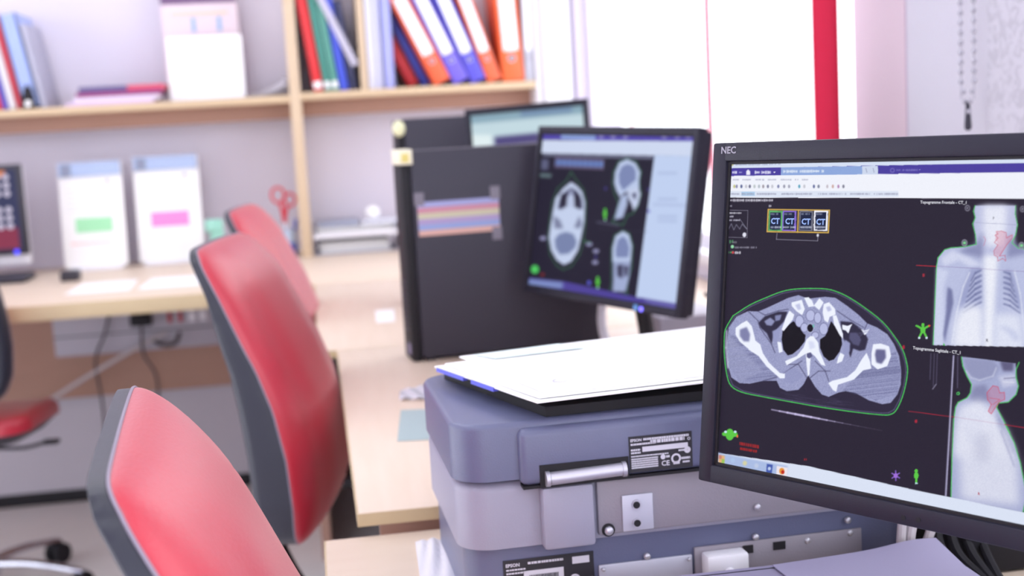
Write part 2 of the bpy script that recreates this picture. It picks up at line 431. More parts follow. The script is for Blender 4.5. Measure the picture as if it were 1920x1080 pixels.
# grey folder leaning across the navy one
tg = thing('folder', 'pale grey plastic folder leaning forward across the blue and navy folders', 'folder', (.15, YS, ZR + .1), 0, G)
ob('cover', bx(-.013, .013, .0, .0055, 0, .30, bev=.001), mat('grey_folder', (184, 180, 198), .4), tg, Matrix.Translation((.186, YS + .002, ZR + .09)) @ Matrix.Rotation(-.42, 4, 'Y'))
lever_binder('folder', .231, .030, .0, (222, 222, 240), 'white folder just right of the narrow shelf divider', ZR, d=.08, kind='plain', cat='folder')
lever_binder('folder', .262, .022, .0, (206, 206, 236), 'pale lilac folder between the white folder and the periwinkle one', ZR, d=.08, kind='plain', cat='folder')
lever_binder('folder', .288, .043, -.0, (164, 168, 228), 'periwinkle blue folder left of the leaning row', ZR, d=.08, h=.33, kind='plain', cat='folder')
lever_binder('folder', .385, .050, -.46, (206, 40, 52), 'red folder leaning steeply beside the periwinkle folder', ZR, h=.26, y0=YS + .10, d=.16, kind='plain', cat='folder')
lever_binder('folder', .440, .034, -.46, (70, 84, 196), 'thin blue folder leaning between the steep red folder and an orange binder', ZR, h=.30, y0=YS + .10, d=.16, kind='plain', cat='folder')
lever_binder('binder', .479, .069, -.46, (236, 100, 62), 'orange lever arch binder, the most tilted of the row, beside the thin blue folder', ZR)
lever_binder('binder', .551, .064, -.43, (112, 96, 212), 'violet lever arch binder directly right of the most tilted orange binder', ZR)
lever_binder('binder', .617, .061, -.38, (88, 82, 204), 'deeper blue violet lever arch binder left of the middle orange binder', ZR)
lever_binder('binder', .680, .056, -.32, (232, 104, 66), 'narrow orange lever arch binder leaning on the upright orange one', ZR)
lever_binder('binder', .737, .082, -.05, (238, 108, 58), 'wide orange lever arch binder standing nearly upright', ZR)
lever_binder('binder', .822, .037, -.0, (186, 186, 200), 'slim grey lever arch binder at the right end of the shelf', ZR, h=.36)

# ---- left shelf books
ZL = 1.3425
GB = 'books on the left shelf'
lb = [(-1.200, .03, -.16, (58, 60, 92), 'dark navy book at the far left of the upper shelf'),
      (-1.166, .034, -.16, (120, 126, 140), 'grey book left of the cream one on the upper shelf'),
      (-1.130, .034, -.16, (236, 234, 240), 'cream white book left of the red magazine'),
      (-1.094, .022, -.17, (206, 52, 84), 'pinkish red magazine left of the violet book'),
      (-1.070, .018, -.17, (96, 88, 190), 'violet blue thin book beside the pinkish red magazine'),
      (-1.050, .024, -.17, (226, 222, 228), 'off white book between the violet book and the crimson one'),
      (-1.024, .020, -.18, (196, 56, 76), 'crimson book next to the pale blue folder')]
for i, (x, w_, s_, c_, l_) in enumerate(lb):
    lever_binder('book', x, w_, -.165, c_, l_, ZL, h=.335, kind='plain', cat='book', group=GB, d=.24)
lever_binder('folder', -1.002, .060, -.165, (160, 178, 232), 'wide pale blue folder at the right end of the left row', ZL, h=.335, kind='plain', cat='folder', group=GB)
lever_binder('folder', -.940, .020, -.165, (176, 176, 196), 'thin grey folder propped on the pale blue folder', ZL, h=.30, kind='plain', cat='folder', group=GB)
bt = thing('bookend', 'black bookend with a white disc at the foot of the pale blue folder', 'bookend', (-.985, YS, ZL))
bm = B(); prism(bm, [(-.03, 0), (.026, 0), (.012, .07), (-.004, .085), (-.014, .07)], 0, .006); bm.transform(Matrix.Rotation(PI / 2, 4, 'X'))
ob('plate', bm, M['darker'], bt, Matrix.Translation((-.980, YS + .006, ZL)))
bm = B(); cyl(bm, (-.983, YS - .004, ZL + .018), (-.983, YS + .002, ZL + .018), .011); ob('disc', bm, M['paper'], bt)

# magazines lying
tag(ob('magazine', bx(-.86, -.55, YS + .01, YS + .24, ZL, ZL + .012, bev=.002), mat('mauve_cover', (214, 190, 222), .4), base=(-.7, YS + .1, ZL)), 'pale mauve magazine lying lowest on the left shelf', 'magazine', 'stacked magazines')
tag(ob('magazine', bx(-.83, -.53, YS + .02, YS + .24, ZL + .0125, ZL + .030, bev=.002), mat('lilac_cover', (226, 214, 232), .4), base=(-.68, YS + .1, ZL + .0125)), 'lilac white magazine second from the bottom of the shelf stack', 'magazine', 'stacked magazines')
tag(ob('magazine', bx(-.82, -.52, YS + .015, YS + .23, ZL + .0305, ZL + .046, bev=.002), mat('plum_cover', (142, 52, 116), .4), base=(-.67, YS + .1, ZL + .0305)), 'plum purple magazine under the navy and red one', 'magazine', 'stacked magazines')
tm = thing('magazine', 'navy and red magazine on top of the shelf stack', 'magazine', (-.66, YS + .1, ZL + .0465), 0, 'stacked magazines')
ob('cover', bx(-.81, -.64, YS + .02, YS + .22, ZL + .0465, ZL + .066, bev=.002), mat('navy_cover', (88, 78, 128), .4), tm)
ob('red_band', bx(-.6395, -.51, YS + .02, YS + .22, ZL + .0465, ZL + .066, bev=.002), mat('red_cover', (204, 72, 100), .4), tm)
# calendar sheet and white card
tc_ = thing('calendar', 'tall pale wall calendar with a dark heading standing on the shelf', 'calendar', (-.37, YS + .2, ZL))
ob('sheet', bx(-.515, -.235, YS + .2, YS + .206, ZL, 1.72), mat('calendar_paper', (226, 208, 218), .7), tc_)
ob('heading', bx(-.515, -.235, YS + .198, YS + .2, 1.705, 1.80), mat('calendar_heading', (112, 84, 122), .6), tc_)
bm = B()
for x in (-.40, -.305): box(bm, x - .008, x + .008, YS + .1985, YS + .2, 1.60, 1.655)
ob('marks', bm, flat('calendar_blue', (150, 180, 216)), tc_)
ob('strip', bx(-.48, -.27, YS + .1985, YS + .2, 1.662, 1.675), flat('calendar_sand', (226, 200, 180)), tc_)
tw = thing('paper_sheet', 'bright white paper card standing in front of the tall calendar', 'paper', (-.36, YS + .08, ZL))
bm = B(); prism(bm, rrect(-.50, -.225, 0, .235, .008), 0, .004); bm.transform(Matrix.Rotation(PI / 2, 4, 'X') )
ob('card', bm, M['paper'], tw, Matrix.Translation((0, YS + .11, ZL + .004)) @ Matrix.Rotation(-.12, 4, 'X'))
ob('holder', bx(-.50, -.22, YS + .07, YS + .115, ZL, ZL + .004), M['greyp'], tw)
# loose papers right of it
bm = B()
for k in range(4): sheet(bm, [(-.21, YS + .03, ZL + k * .003), (-.075, YS + .03, ZL + k * .003), (-.075, YS + .26, ZL + .012 + k * .012), (-.21, YS + .26, ZL + k * .003)], f=lambda u, v: .03 * u * u)
tag(ob('paper_stack', bm, M['paperg'], base=(-.14, YS + .1, ZL)), 'curling grey white papers beside the double upright', 'papers')

# ================================================================ BACK DESK ITEMS
def doc_stand(x0, x1, y, z0, z1, label, band, col2):
    t = thing('document_stand', label, 'document stand', ((x0 + x1) / 2, y, .74), 0, 'white document stands')
    T = Matrix.Translation((0, y, z0)) @ Matrix.Rotation(-.10, 4, 'X')
    h = z1 - z0
    ob('board', bx(x0, x1, 0, .005, 0, h, bev=.001), M['paper'], t, T)
    ob('header', bx(x0 + .004, x1 - .004, -.012, -.001, h - .052, h - .002), flat('header_blue', (170, 188, 224)), t, T)
    ob('header_picture', bx(x0 + .014, x0 + .05, -.0135, -.0121, h - .05, h - .008), flat('header_slate', (134, 142, 168)), t, T)
    bm = B()
    W = x1 - x0
    ob('colour_band', bx(x0 + W * .22, x0 + W * .8, -.0012, 0, h * .33, h * .47), flat('band_' + band[0], band[1]), t, T)
    bm = B()
    for k in range(5): box(bm, x0 + W * .12, x0 + W * .78, -.0011, 0, h * (.53 + .05 * k), h * (.545 + .05 * k))
    ob('printed_lines', bm, flat('faint_print', (224, 230, 238)), t, T)
    ob('lower_lines', bx(x0 + W * .12, x0 + W * .78, -.0011, 0, h * col2[0], h * (col2[0] + .02)), flat('line_' + col2[1], col2[2]), t, T)
    bm = B(); box(bm, x1 - .06, x1 - .045, -.0014, 0, h - .085, h - .07); ob('clip', bm, M['greyp'], t, T)
    ob('foot', bx(x0 + .02, x1 - .02, y - .03, y + .13, .7405, .75, bev=.002), M['whitep'], t)
    return t
doc_stand(-.932, -.703, 4.92, .751, 1.142, 'white document board with a pale green band, left of the pair on the back desk', ('green', (160, 224, 176)), (.22, 'pink', (250, 206, 206)))
doc_stand(-.665, -.425, 4.95, .751, 1.148, 'white document board with a pink band, right of the pair on the back desk', ('pink', (236, 140, 208)), (.2, 'mint', (222, 240, 230)))
bm = B(); box(bm, -.885, -.822, 4.56, 4.62, .7405, .776, bev=.006); tag(ob('card_reader', bm, M['black'], base=(-.85, 4.59, .7405)), 'small black box on the back desk below the green banded board', 'box')
for (a, b_, l_) in ((-.80, -.60, 'white sheet lying on the back desk before the green banded board'), (-.575, -.36, 'white sheet lying on the back desk before the pink banded board')):
    bm = B(); sheet(bm, [(a, 4.16, .7405), (b_, 4.16, .7405), (b_ - .01, 4.46, .7405), (a + .01, 4.46, .7405)], k=4)
    tag(ob('paper_sheet', bm, M['paper'], base=((a + b_) / 2, 4.3, .7405)), l_, 'paper', 'sheets on the back desk')
bm = B(); box(bm, -.40, -.33, 4.80, 4.84, .7405, .80, bev=.006); box(bm, -.39, -.34, 4.81, 4.83, .80, .905, bev=.006); box(bm, -.405, -.36, 4.80, 4.84, .86, .905, bev=.006)
tag(ob('tape_dispenser', bm, flat('mint_plastic', (150, 206, 190)), base=(-.365, 4.82, .7405)), 'pale green desk gadget right of the pink banded board', 'dispenser')

# all-in-one computer at the left edge
al = thing('computer', 'white chinned computer with a dark screen of icons at the left end', 'computer', (-1.28, 4.85, .74))
ob('foot', bx(-1.40, -1.01, 4.62, 4.80, .7405, .765, bev=.01), M['case'], al)
ob('neck', bx(-1.33, -1.23, 4.86, 4.90, .7405, 1.0, bev=.006), M['whitep'], al)
ob('housing', bx(-1.50, -1.03, 4.80, 4.86, .79, 1.145, bev=.004), M['whitep'], al)
ob('bezel', bx(-1.50, -1.022, 4.785, 4.8005, .828, 1.149, bev=.002), M['black'], al)
M['icon'] = emis('icon_pale', (206, 198, 222))
scr = ob('screen', bx(-1.49, -1.043, 4.7835, 4.7849, .845, 1.132), emis('desktop_navy', (52, 56, 92)), al)
bm = B()
for r_ in range(7):
    for c_ in range(3):
        if r_ == 3: continue
        bm = B(); cyl(bm, (-1.078 - .032 * c_, 4.7825, 1.105 - r_ * .029), (-1.078 - .032 * c_, 4.7834, 1.105 - r_ * .029), .0115, n=12)
        ob('icon', bm, M['icon'], scr)
ob('orange_glow', quad(B(), [(-1.26, 4.7831, 1.04), (-1.11, 4.7831, 1.09), (-1.075, 4.7831, 1.128), (-1.26, 4.7831, 1.128)]), emis('wallpaper_orange', (232, 140, 84)), scr)
ob('taskbar', bx(-1.46, -1.053, 4.783, 4.7834, .85, .925), emis('wallpaper_red', (138, 52, 78)), scr)
bm = B(); cyl(bm, (-1.065, 4.7825, .837), (-1.065, 4.786, .837), .008); ob('power_light', bm, emis('power_blue', (70, 70, 255), 2), al)

# pencil cup with scissors
pc = thing('pencil_cup', 'pale blue pencil cup in front of the double upright', 'cup', (-.115, 4.90, .74))
bm = B(); lathe(bm, [(.032, 0), (.036, .10), (.034, .10), (.030, .006)], (-.115, 4.90, .7405), 28); ob('cup', bm, flat('pale_cup', (186, 202, 226)), pc)
bm = B(); lathe(bm, [(.0345, 0), (.0365, .05), (.0345, .05)], (-.115, 4.90, .743), 28); ob('blue_sleeve', bm, flat('cup_blue', (76, 96, 200)), pc)
scs = thing('scissors', 'red handled scissors standing in the pale blue cup', 'scissors', (-.12, 4.90, .755))
bm = B()
for (cx, cz, rr) in ((-.135, .975, .024), (-.092, .955, .02)):
    ring = [(cx + rr * math.cos(t), 4.90, cz + rr * 1.2 * math.sin(t)) for t in [2 * PI * k / 20 for k in range(21)]]
    tube(bm, ring, .005, 8, smooth=False)
tube(bm, [(-.13, 4.90, .95), (-.122, 4.90, .91), (-.118, 4.90, .87)], .007); tube(bm, [(-.10, 4.90, .935), (-.112, 4.90, .905), (-.117, 4.90, .87)], .007)
ob('handles', bm, flat('scissor_red', (206, 34, 62)), scs)
ob('blades', bx(-.122, -.112, 4.897, 4.903, .755, .872), M['chrome'], scs)
for (x, dx, c_, l_) in ((-.10, .03, (60, 60, 76), 'dark pen leaning right in the pale blue cup'), (-.095, .018, (70, 92, 206), 'blue pen beside the scissors in the cup')):
    bm = B(); cyl(bm, (x, 4.905, .75), (x + dx, 4.905, .88), .004, n=10); tag(ob('pen', bm, flat('pen_%d' % c_[0], c_), base=(x, 4.9, .75)), l_, 'pen', 'pens in the cup')

# letter tray with papers
lt = thing('letter_tray', 'grey two tier letter tray under the right shelf', 'tray', (.13, 4.9, .74))
for z in (.742, .812):
    ob('tray', bx(-.012, .30, 4.84, 5.09, z, z + .004), M['greyp'], lt)
bm = B(); box(bm, -.016, -.010, 4.84, 5.09, .7405, .845, bev=.001); box(bm, .30, .306, 4.84, 5.09, .7405, .845, bev=.001); ob('side', bm, M['greyp'], lt)
ob('rim', bx(-.012, .30, 4.836, 4.84, .804, .822), M['whitep'], lt)
def pstack(x0, x1, y0, y1, z0, n, label, dz=.0035, m='paper'):
    bm = B()
    for k in range(n):
        a = random.uniform(-.008, .008); b_ = random.uniform(-.006, .006)
        sheet(bm, [(x0 + a, y0 + b_, z0 + k * dz), (x1 + a, y0 - b_, z0 + k * dz), (x1 + b_, y1, z0 + k * dz), (x0 - b_, y1, z0 + k * dz)], t=dz * .6, k=3, amp=.001)
    return tag(ob('paper_stack', bm, M[m], base=((x0 + x1) / 2, (y0 + y1) / 2, z0)), label, 'papers')
pstack(.01, .27, 4.86, 5.08, .7475, 8, 'white papers in the lower level of the letter tray', .005)
pstack(.0, .29, 4.86, 5.08, .818, 5, 'white papers in the upper level of the letter tray', .005)
tag(ob('book', bx(.005, .16, 4.86, 5.05, .845, .862, bev=.002), flat('slate_cover', (150, 156, 178)), base=(.08, 4.95, .845)), 'slate grey book on the papers at the left of the tray', 'book')
tag(ob('book', bx(.17, .30, 4.86, 5.05, .845, .859, bev=.002), flat('white_cover', (214, 216, 230)), base=(.23, 4.95, .845)), 'pale lilac book on the papers at the right of the tray', 'book')
bm = B(); sph(bm, (.215, 4.92, .885), .026, 20, (1.1, 1, 1)); tag(ob('paper_ball', bm, M['paper'], base=(.215, 4.92, .86)), 'round white lump on top of the letter tray', 'ball')

# cable duct under the back desk
yd = YB - .045
cd = thing('cable_duct', 'grey white wall duct with sockets on the brown panel under the desk', 'cable duct', (-.7, yd - .03, .41))
ob('duct', bx(-1.02, -.40, yd - .055, yd, .405, .555, bev=.004), M['greyp'], cd)
ob('lid_seam', bx(-1.02, -.40, yd - .057, yd - .0551, .478, .482), M['case'], cd)
for x in (-.585, -.545): ob('red_socket', bx(x - .008, x + .008, yd - .062, yd - .0551, .505, .545, bev=.002), flat('socket_red', (170, 40, 52)), cd)
for x in (-.50, -.46): ob('grey_socket', bx(x - .012, x + .012, yd - .060, yd - .0551, .505, .545, bev=.002), M['whitep'], cd)
tag(ob('power_plug', bx(-.73, -.65, yd - .10, yd - .062, .505, .55, bev=.006), M['darker'], base=(-.69, yd - .08, .505)), 'black power plug in the wall duct under the back desk', 'plug')
for (pts, r_, m_, l_) in (
    ([(-.69, yd - .08, .51), (-.69, yd - .10, .40), (-.65, yd - .09, .30), (-.66, yd - .08, .10), (-.65, yd - .09, -.18)], .005, 'cablek', 'dark cable hanging from the black plug'),
    ([(-.80, yd - .07, .58), (-.83, yd - .08, .48), (-.87, yd - .09, .38), (-.86, yd - .09, .20), (-.86, yd - .10, -.18)], .005, 'cablek', 'dark cable crossing the left half of the wall duct'),
    ([(-.60, yd - .07, .47), (-.72, yd - .08, .42), (-.90, yd - .09, .33), (-1.05, yd - .10, .25)], .008, 'cable', 'pale cable slanting down across the brown panel'),
    ([(-.66, yd - .07, .45), (-.62, yd - .085, .425), (-.57, yd - .09, .43), (-.55, yd - .08, .47)], .008, 'cablek', 'short dark cable loop at the bottom of the wall duct')):
    bm = B(); tube(bm, pts, r_, 8); tag(ob('cable', bm, M[m_], base=pts[-1]), l_, 'cable', 'cables under the back desk')

# ================================================================ WINDOW WALL ITEMS
def curtain(name, y0, y1, z0, z1, m, label, x=XR - .03, amp=.006, waves=3, cat='curtain', group=None, curve=0.0):
    bm = B(); ny, nz = 40, 24; g = []
    for i in range(ny + 1):
        row = []
        for j in range(nz + 1):
            u, v = i / ny, j / nz
            row.append(bm.verts.new((x + amp * math.sin(u * waves * 2 * PI), y0 + (y1 - y0) * u + curve * math.sin(v * 2 * PI) * .5, z0 + (z1 - z0) * v)))
        g.append(row)
    for i in range(ny):
        for j in range(nz): bm.faces.new((g[i][j], g[i + 1][j], g[i + 1][j + 1], g[i][j + 1]))
    r = bmesh.ops.solidify(bm, geom=bm.faces[:], thickness=.0012)
    return tag(ob(name, bm, m, base=(x, (y0 + y1) / 2, z0), smooth=60), label, cat, group)
fred = fabric('red_curtain_cloth', (212, 62, 92), (196, 56, 88), .45)
fbounce = fabric('pink_bounce_cloth', (255, 238, 246), (255, 236, 244), .08)  # pale pink stands in for light bounced off the red strip
frose = fabric('rose_sheer_cloth', (236, 170, 186), (178, 96, 112), .4)
fwhite = fabric('white_sheer_cloth', (250, 248, 255), (246, 244, 252), .08)
fpat = fabric('patterned_blind_cloth', (248, 246, 253), (242, 240, 248), .08, True)
curtain('curtain', 2.40, 2.535, .78, 2.7, fred, 'narrow bright red curtain strip hanging by the window', waves=1, amp=.004, curve=.008)
curtain('curtain', 3.20, 3.245, .78, 2.7, frose, 'narrow pale pink curtain strip in the middle of the window', waves=.5, amp=.006, curve=.03)
curtain('curtain', 5.0, 5.03, .78, 2.7, frose, 'narrow pink curtain edge in the far window corner', waves=.5, amp=.003)
curtain('curtain', 2.12, 2.335, .78, 2.7, fbounce, 'smooth curtain panel right of the red strip, tinted with its pink bounce', waves=.5, amp=.012)
curtain('curtain', 1.835, 2.115, .78, 2.7, fwhite, 'plain white curtain panel behind the bead chain', waves=1, amp=.004)
curtain('window_blind', 1.35, 1.83, .78, 2.7, fpat, 'white patterned blind at the right edge', waves=1, amp=.003, cat='blind', x=XR - .04)
bm = B(); tube(bm, [(XR - .05, 4.0, 2.7), (XR - .05, 3.995, 1.6), (XR - .05, 3.975, .85)], .004, 6)
tag(ob('blind_cord', bm, flat('pink_cord', (206, 70, 104)), base=(XR - .05, 3.975, .85)), 'thin pink cord hanging down the bright window', 'cord')
bm = B()
for yy in (1.832, 1.872):
    for k in range(100):
        z = 1.182 + k * .015
        sph(bm, (XR - .06, yy - (.018 if k < 3 and yy > 1.85 else 0) * (3 - k) / 3 + (.018 if k < 3 and yy < 1.85 else 0) * (3 - k) / 3, z), .0042, 8)
    tube(bm, [(XR - .06, yy, 1.2), (XR - .06, yy, 2.68)], .001, 5, smooth=False)
ch = thing('bead_chain', 'grey looped bead chain with a dark weight, left of the patterned blind', 'chain', (XR - .06, 1.852, 1.15))
ob('beads', bm, flat('bead_grey', (176, 174, 186)), ch)
bm = B(); cyl(bm, (XR - .06, 1.852, 1.197), (XR - .06, 1.852, 1.160), .003, .0055, 14); sph(bm, (XR - .06, 1.852, 1.158), .0055, 12); ob('weight', bm, M['case'], ch)

# ================================================================ CHAIRS
Zp = [1.025, .955, .87, .832, .765, .682, .60, .52]
Fp = [0, .041, .079, .097, .120, .135, .138, .130]
Tp = [.014, .020, .038, .044, .056, .063, .064, .062]
Wp = [.184, .212, .224, .227, .230, .230, .222, .192]
def prof(z, A): return float(np.interp(z, Zp[::-1], A[::-1]))
def chair(x, y, yaw, label, dz=0.0, seat_z=.40, seat_x0=.17, base_turn=0.0, headtilt=0.0):
    t = thing('office_chair', label, 'chair', (x, y, ZF), yaw, 'red office chairs')
    T = TR(x, y, 0, yaw)
    def squ(a, b):
        return a * (1 - .07 * abs(b) ** 14 * abs(a) ** 6), b * (1 - .05 * abs(a) ** 14 * abs(b) ** 6)
    NA, NB = 36, 44
    def pos(a, b, off):
        a2, b2 = squ(a, b)
        crown = .005 * (1 - a2 * a2) * max(0, b2)
        z = .7725 + b2 * .2525
        zz = z
        F = prof(z, Fp); W = prof(z, Wp)
        return F, a2 * W, z + crown + dz, zz
    def surf(bm, off_fn, flip=False):
        g = []
        for i in range(NA + 1):
            row = []
            for j in range(NB + 1):
                # cluster samples toward rim
                a = math.sin((i / NA - .5) * PI); b = math.sin((j / NB - .5) * PI)
                F, yy, z, zz = pos(a, b, 0)
                row.append(bm.verts.new((F + off_fn(a, b, zz), yy, z)))
            g.append(row)
        for i in range(NA):
            for j in range(NB):
                q = (g[i][j], g[i + 1][j], g[i + 1][j + 1], g[i][j + 1])
                bm.faces.new(q[::-1] if flip else q)
        return g
    def stitch(bm, g1, g2):
        rim = [(i, 0) for i in range(NA)] + [(NA, j) for j in range(NB)] + [(i, NB) for i in range(NA, 0, -1)] + [(0, j) for j in range(NB, 0, -1)]
        n = len(rim)
        for k in range(n):
            a, b = rim[k], rim[(k + 1) % n]
            bm.faces.new((g1[a[0]][a[1]], g1[b[0]][b[1]], g2[b[0]][b[1]], g2[a[0]][a[1]]))
    def cush(a, b, z):
        e = (1 - abs(a) ** 3.2) * (1 - abs(b) ** 8.0)
        pad = .040 * max(0, e) ** .55
        groove = -.004 * math.exp(-((abs(a) - .62) / .16) ** 2) * (1 - b ** 4)
        lum = .014 * math.exp(-((z - .66) / .09) ** 2) * (1 - a * a)
        return .003 + pad + groove + lum
    bm = B(); g1 = surf(bm, cush); g2 = surf(bm, lambda a, b, z: 0.0, True); stitch(bm, g1, g2)
    ob('backrest_cushion', bm, M['leather'], t, T, smooth=80)
    bm = B()
    g1 = surf(bm, lambda a, b, z: -.0005)
    def back(a, b, z):
        th = prof(z, Tp)
        r = max(abs(a), abs(b)); ro = 1 - max(0, (r - .93) / .07) ** 2 * .22
        return -.0005 - th * ro - .012 * (1 - a * a) * (1 - b * b)
    g2 = surf(bm, back, True); stitch(bm, g1, g2)
    sh_ = ob('backrest_shell', bm, M['shell'], t, T, smooth=50)
    # piping along the seam
    pts = []
    rim = [(i, 0) for i in range(NA)] + [(NA, j) for j in range(NB)] + [(i, NB) for i in range(NA, 0, -1)] + [(0, j) for j in range(NB, -1, -1)]
    for (i, j) in rim:
        a = math.sin((i / NA - .5) * PI); b = math.sin((j / NB - .5) * PI)
        F, yy, z, zz = pos(a, b, 0); q = Vector((F + .001, yy * 1.002, z + .0005 * b))
        if not pts or (q - pts[-1]).length > .004: pts.append(q)
    bm = B(); tube(bm, pts, .0013, 6, smooth=False)
    ob('piping', bm, M['piping'], sh_, T)
    # bracket
    bm = B(); tube(bm, [(.06, 0, .62 + dz), (.055, 0, .50), (.09, 0, .40), (.17, 0, seat_z - .075), (.30, 0, seat_z - .075)], .022, 12, flat=.5)
    ob('back_bracket', bm, M['darker'], t, T)
    # seat
    sx0, sx1 = seat_x0, seat_x0 + .46
    out = rrect(sx0, sx1, -.225, .225, (.10, .08, .08, .10), 8)
    bm = B(); prism(bm, out, seat_z - .005, seat_z + .045, bev=.03, seg=4)
    for v in bm.verts:
        u = (v.co.x - sx0) / .46
        v.co.z -= .035 * max(0, u - .72) / .28 + 0.0
    ob('seat_cushion', bm, M['leather'], t, T, smooth=60)
    bm = B(); prism(bm, rrect(sx0 + .005, sx1 - .005, -.22, .22, (.10, .08, .08, .10), 8), seat_z - .045, seat_z - .006)
    for v in bm.verts:
        u = (v.co.x - sx0) / .46
        v.co.z -= .035 * max(0, u - .72) / .28
        if v.co.z < seat_z - .03: v.co.x = (v.co.x - (sx0 + sx1) / 2) * .8 + (sx0 + sx1) / 2; v.co.y *= .8
    ob('seat_shell', bm, M['shell'], t, T)
    cx = seat_x0 + .2
    ob('mechanism', bx(cx - .09, cx + .09, -.06, .06, seat_z - .10, seat_z - .05, bev=.01), M['darker'], t, T)
    bm = B(); tube(bm, [(cx, -.05, seat_z - .08), (cx - .01, -.16, seat_z - .085), (cx - .01, -.24, seat_z - .07)], .006, 8); box(bm, cx - .03, cx + .01, -.27, -.22, seat_z - .078, seat_z - .066, bev=.004)
    ob('lever', bm, M['darker'], t, T)
    bm = B(); cyl(bm, (cx, 0, seat_z - .10), (cx, 0, .08), .014); cyl(bm, (cx, 0, .14), (cx, 0, -.11), .026)
    ob('column', bm, M['darker'], t, T)
    bm = B()
    lathe(bm, [(.045, 0), (.045, .05), (.03, .062)], (cx, 0, -.125), 24)
    ends = []
    for k in range(5):
        a = base_turn + 2 * PI * k / 5
        d = Vector((math.cos(a), math.sin(a), 0)); c = Vector((cx, 0, 0))
        tube(bm, [c + d * .03 + Vector((0, 0, -.085)), c + d * .16 + Vector((0, 0, -.088)), c + d * .32 + Vector((0, 0, -.115))], [.020, .018, .016, .013], 10, flat=.7)
        ends.append((c + d * .31, d))
    ob('star_base', bm, M['chrome'], t, T)
    for (e, d) in ends:
        n = Vector((-d.y, d.x, 0)); bm = B()
        for s_ in (-1, 1): cyl(bm, Vector((e.x, e.y, -.155)) + n * s_ * .012, Vector((e.x, e.y, -.155)) + n * s_ * .028, .034, n=20)
        cyl(bm, (e.x, e.y, -.155), (e.x, e.y, -.115), .009)
        box(bm, e.x - .02, e.x + .02, e.y - .02, e.y + .02, -.150, -.120, bev=.008)
        ob('caster', bm, M['darker'], t, T)
    return t
chair(-.150, .935, .08, 'red leather office chair nearest the camera, cut off by the lower edge', dz=-.02)
chair(-.170, 2.30, -.18, 'red leather office chair pulled up to the bare front desk, behind the nearest one', base_turn=.3, seat_z=.36, seat_x0=.21)
chair(-.190, 3.38, -.14, 'red leather office chair furthest back, mostly hidden behind the middle one', base_turn=.5, dz=-.005, seat_z=.36, seat_x0=.31)
chair(-1.138, 3.74, 1.50, 'red office chair turned to the back desk, showing its dark shell at the left edge', base_turn=-.5, seat_z=.365, dz=-.045)

# ================================================================ TOWERS
def tower(x, y, yaw, w_, d_, h_, label, note, extra=None):
    t = thing('computer_tower', label, 'computer', (x, y, .74), yaw, 'dark computer towers')
    T = TR(x, y, .7405, yaw)
    ob('case', bx(.012, d_, 0, w_, .006, h_, bev=.003), M['case'], t, T)
    fb = ob('front_bezel', bx(-.008, .0115, .003, w_ - .003, .0, h_ - .004, bev=.004), M['darker'], t, T)
    bm = B()
    for k in range(9): box(bm, -.010, -.0082, .015, w_ - .015, .06 + k * .012, .064 + k * .012)
    ob('vents', bm, M['case'], fb, T)
    bm = B()
    for a in (.03, d_ - .03):
        for b_ in (.012, w_ - .012): box(bm, a - .01, a + .01, b_ - .008, b_ + .008, 0, .007)
    ob('feet', bm, M['darker'], t, T)
    return t, T
tA, TA = tower(.178, 2.512, .10, .095, .40, .418, 'dark computer tower with a rainbow striped paper label on its side', True)
cols = [(156, 160, 206), (196, 136, 152), (196, 192, 162), (168, 150, 192), (140, 158, 206), (212, 168, 156)]
z0, z1 = .250, .317
lab = ob('paper_label', bx(.020, .185, -.0012, -.0002, z0, z1), flat('label_base', (200, 190, 210)), tA, TA)
for k, c_ in enumerate(cols):
    a = z1 - (z1 - z0) * k / 6; b_ = z1 - (z1 - z0) * (k + 1) / 6
    o_ = ob('stripe', bx(.0205, .1845, -.0018, -.0013, b_, a), flat('stripe_%d' % k, c_), lab, TA)
bm = B(); 
for (a, b_) in ((.018, z1 + .005), (.172, z1 + .008), (.172, z0 - .006)): box(bm, a - .004, a + .016, -.0022, -.0019, b_ - .012, b_ + .014)
ob('tape', bm, mat('cloudy_tape', (120, 114, 128), .3), tA, TA)
nt_ = ob('sticky_note', bx(-.0125, .016, -.0026, .070, .392, .4215, bev=.001), flat('note_cream', (238, 232, 206)), tA, TA)
ob('yellow_square', bx(-.006, .009, -.0034, -.0027, .397, .414), flat('note_yellow', (222, 206, 120)), nt_, TA)
ob('badge', bx(-.0095, -.0081, .018, .045, .012, .034), flat('badge_lilac', (130, 122, 156)), tA, TA)
tB, TB = tower(.232, 3.352, .06, .10, .42, .485, 'dark computer tower behind the striped one, with a round yellow sticker', True)
bm = B(); sph(bm, (-.002, .004, .460), .021, 20, (.8, .5, 1)); ob('round_sticker', bm, flat('sticker_cream', (232, 232, 190)), tB, TB)

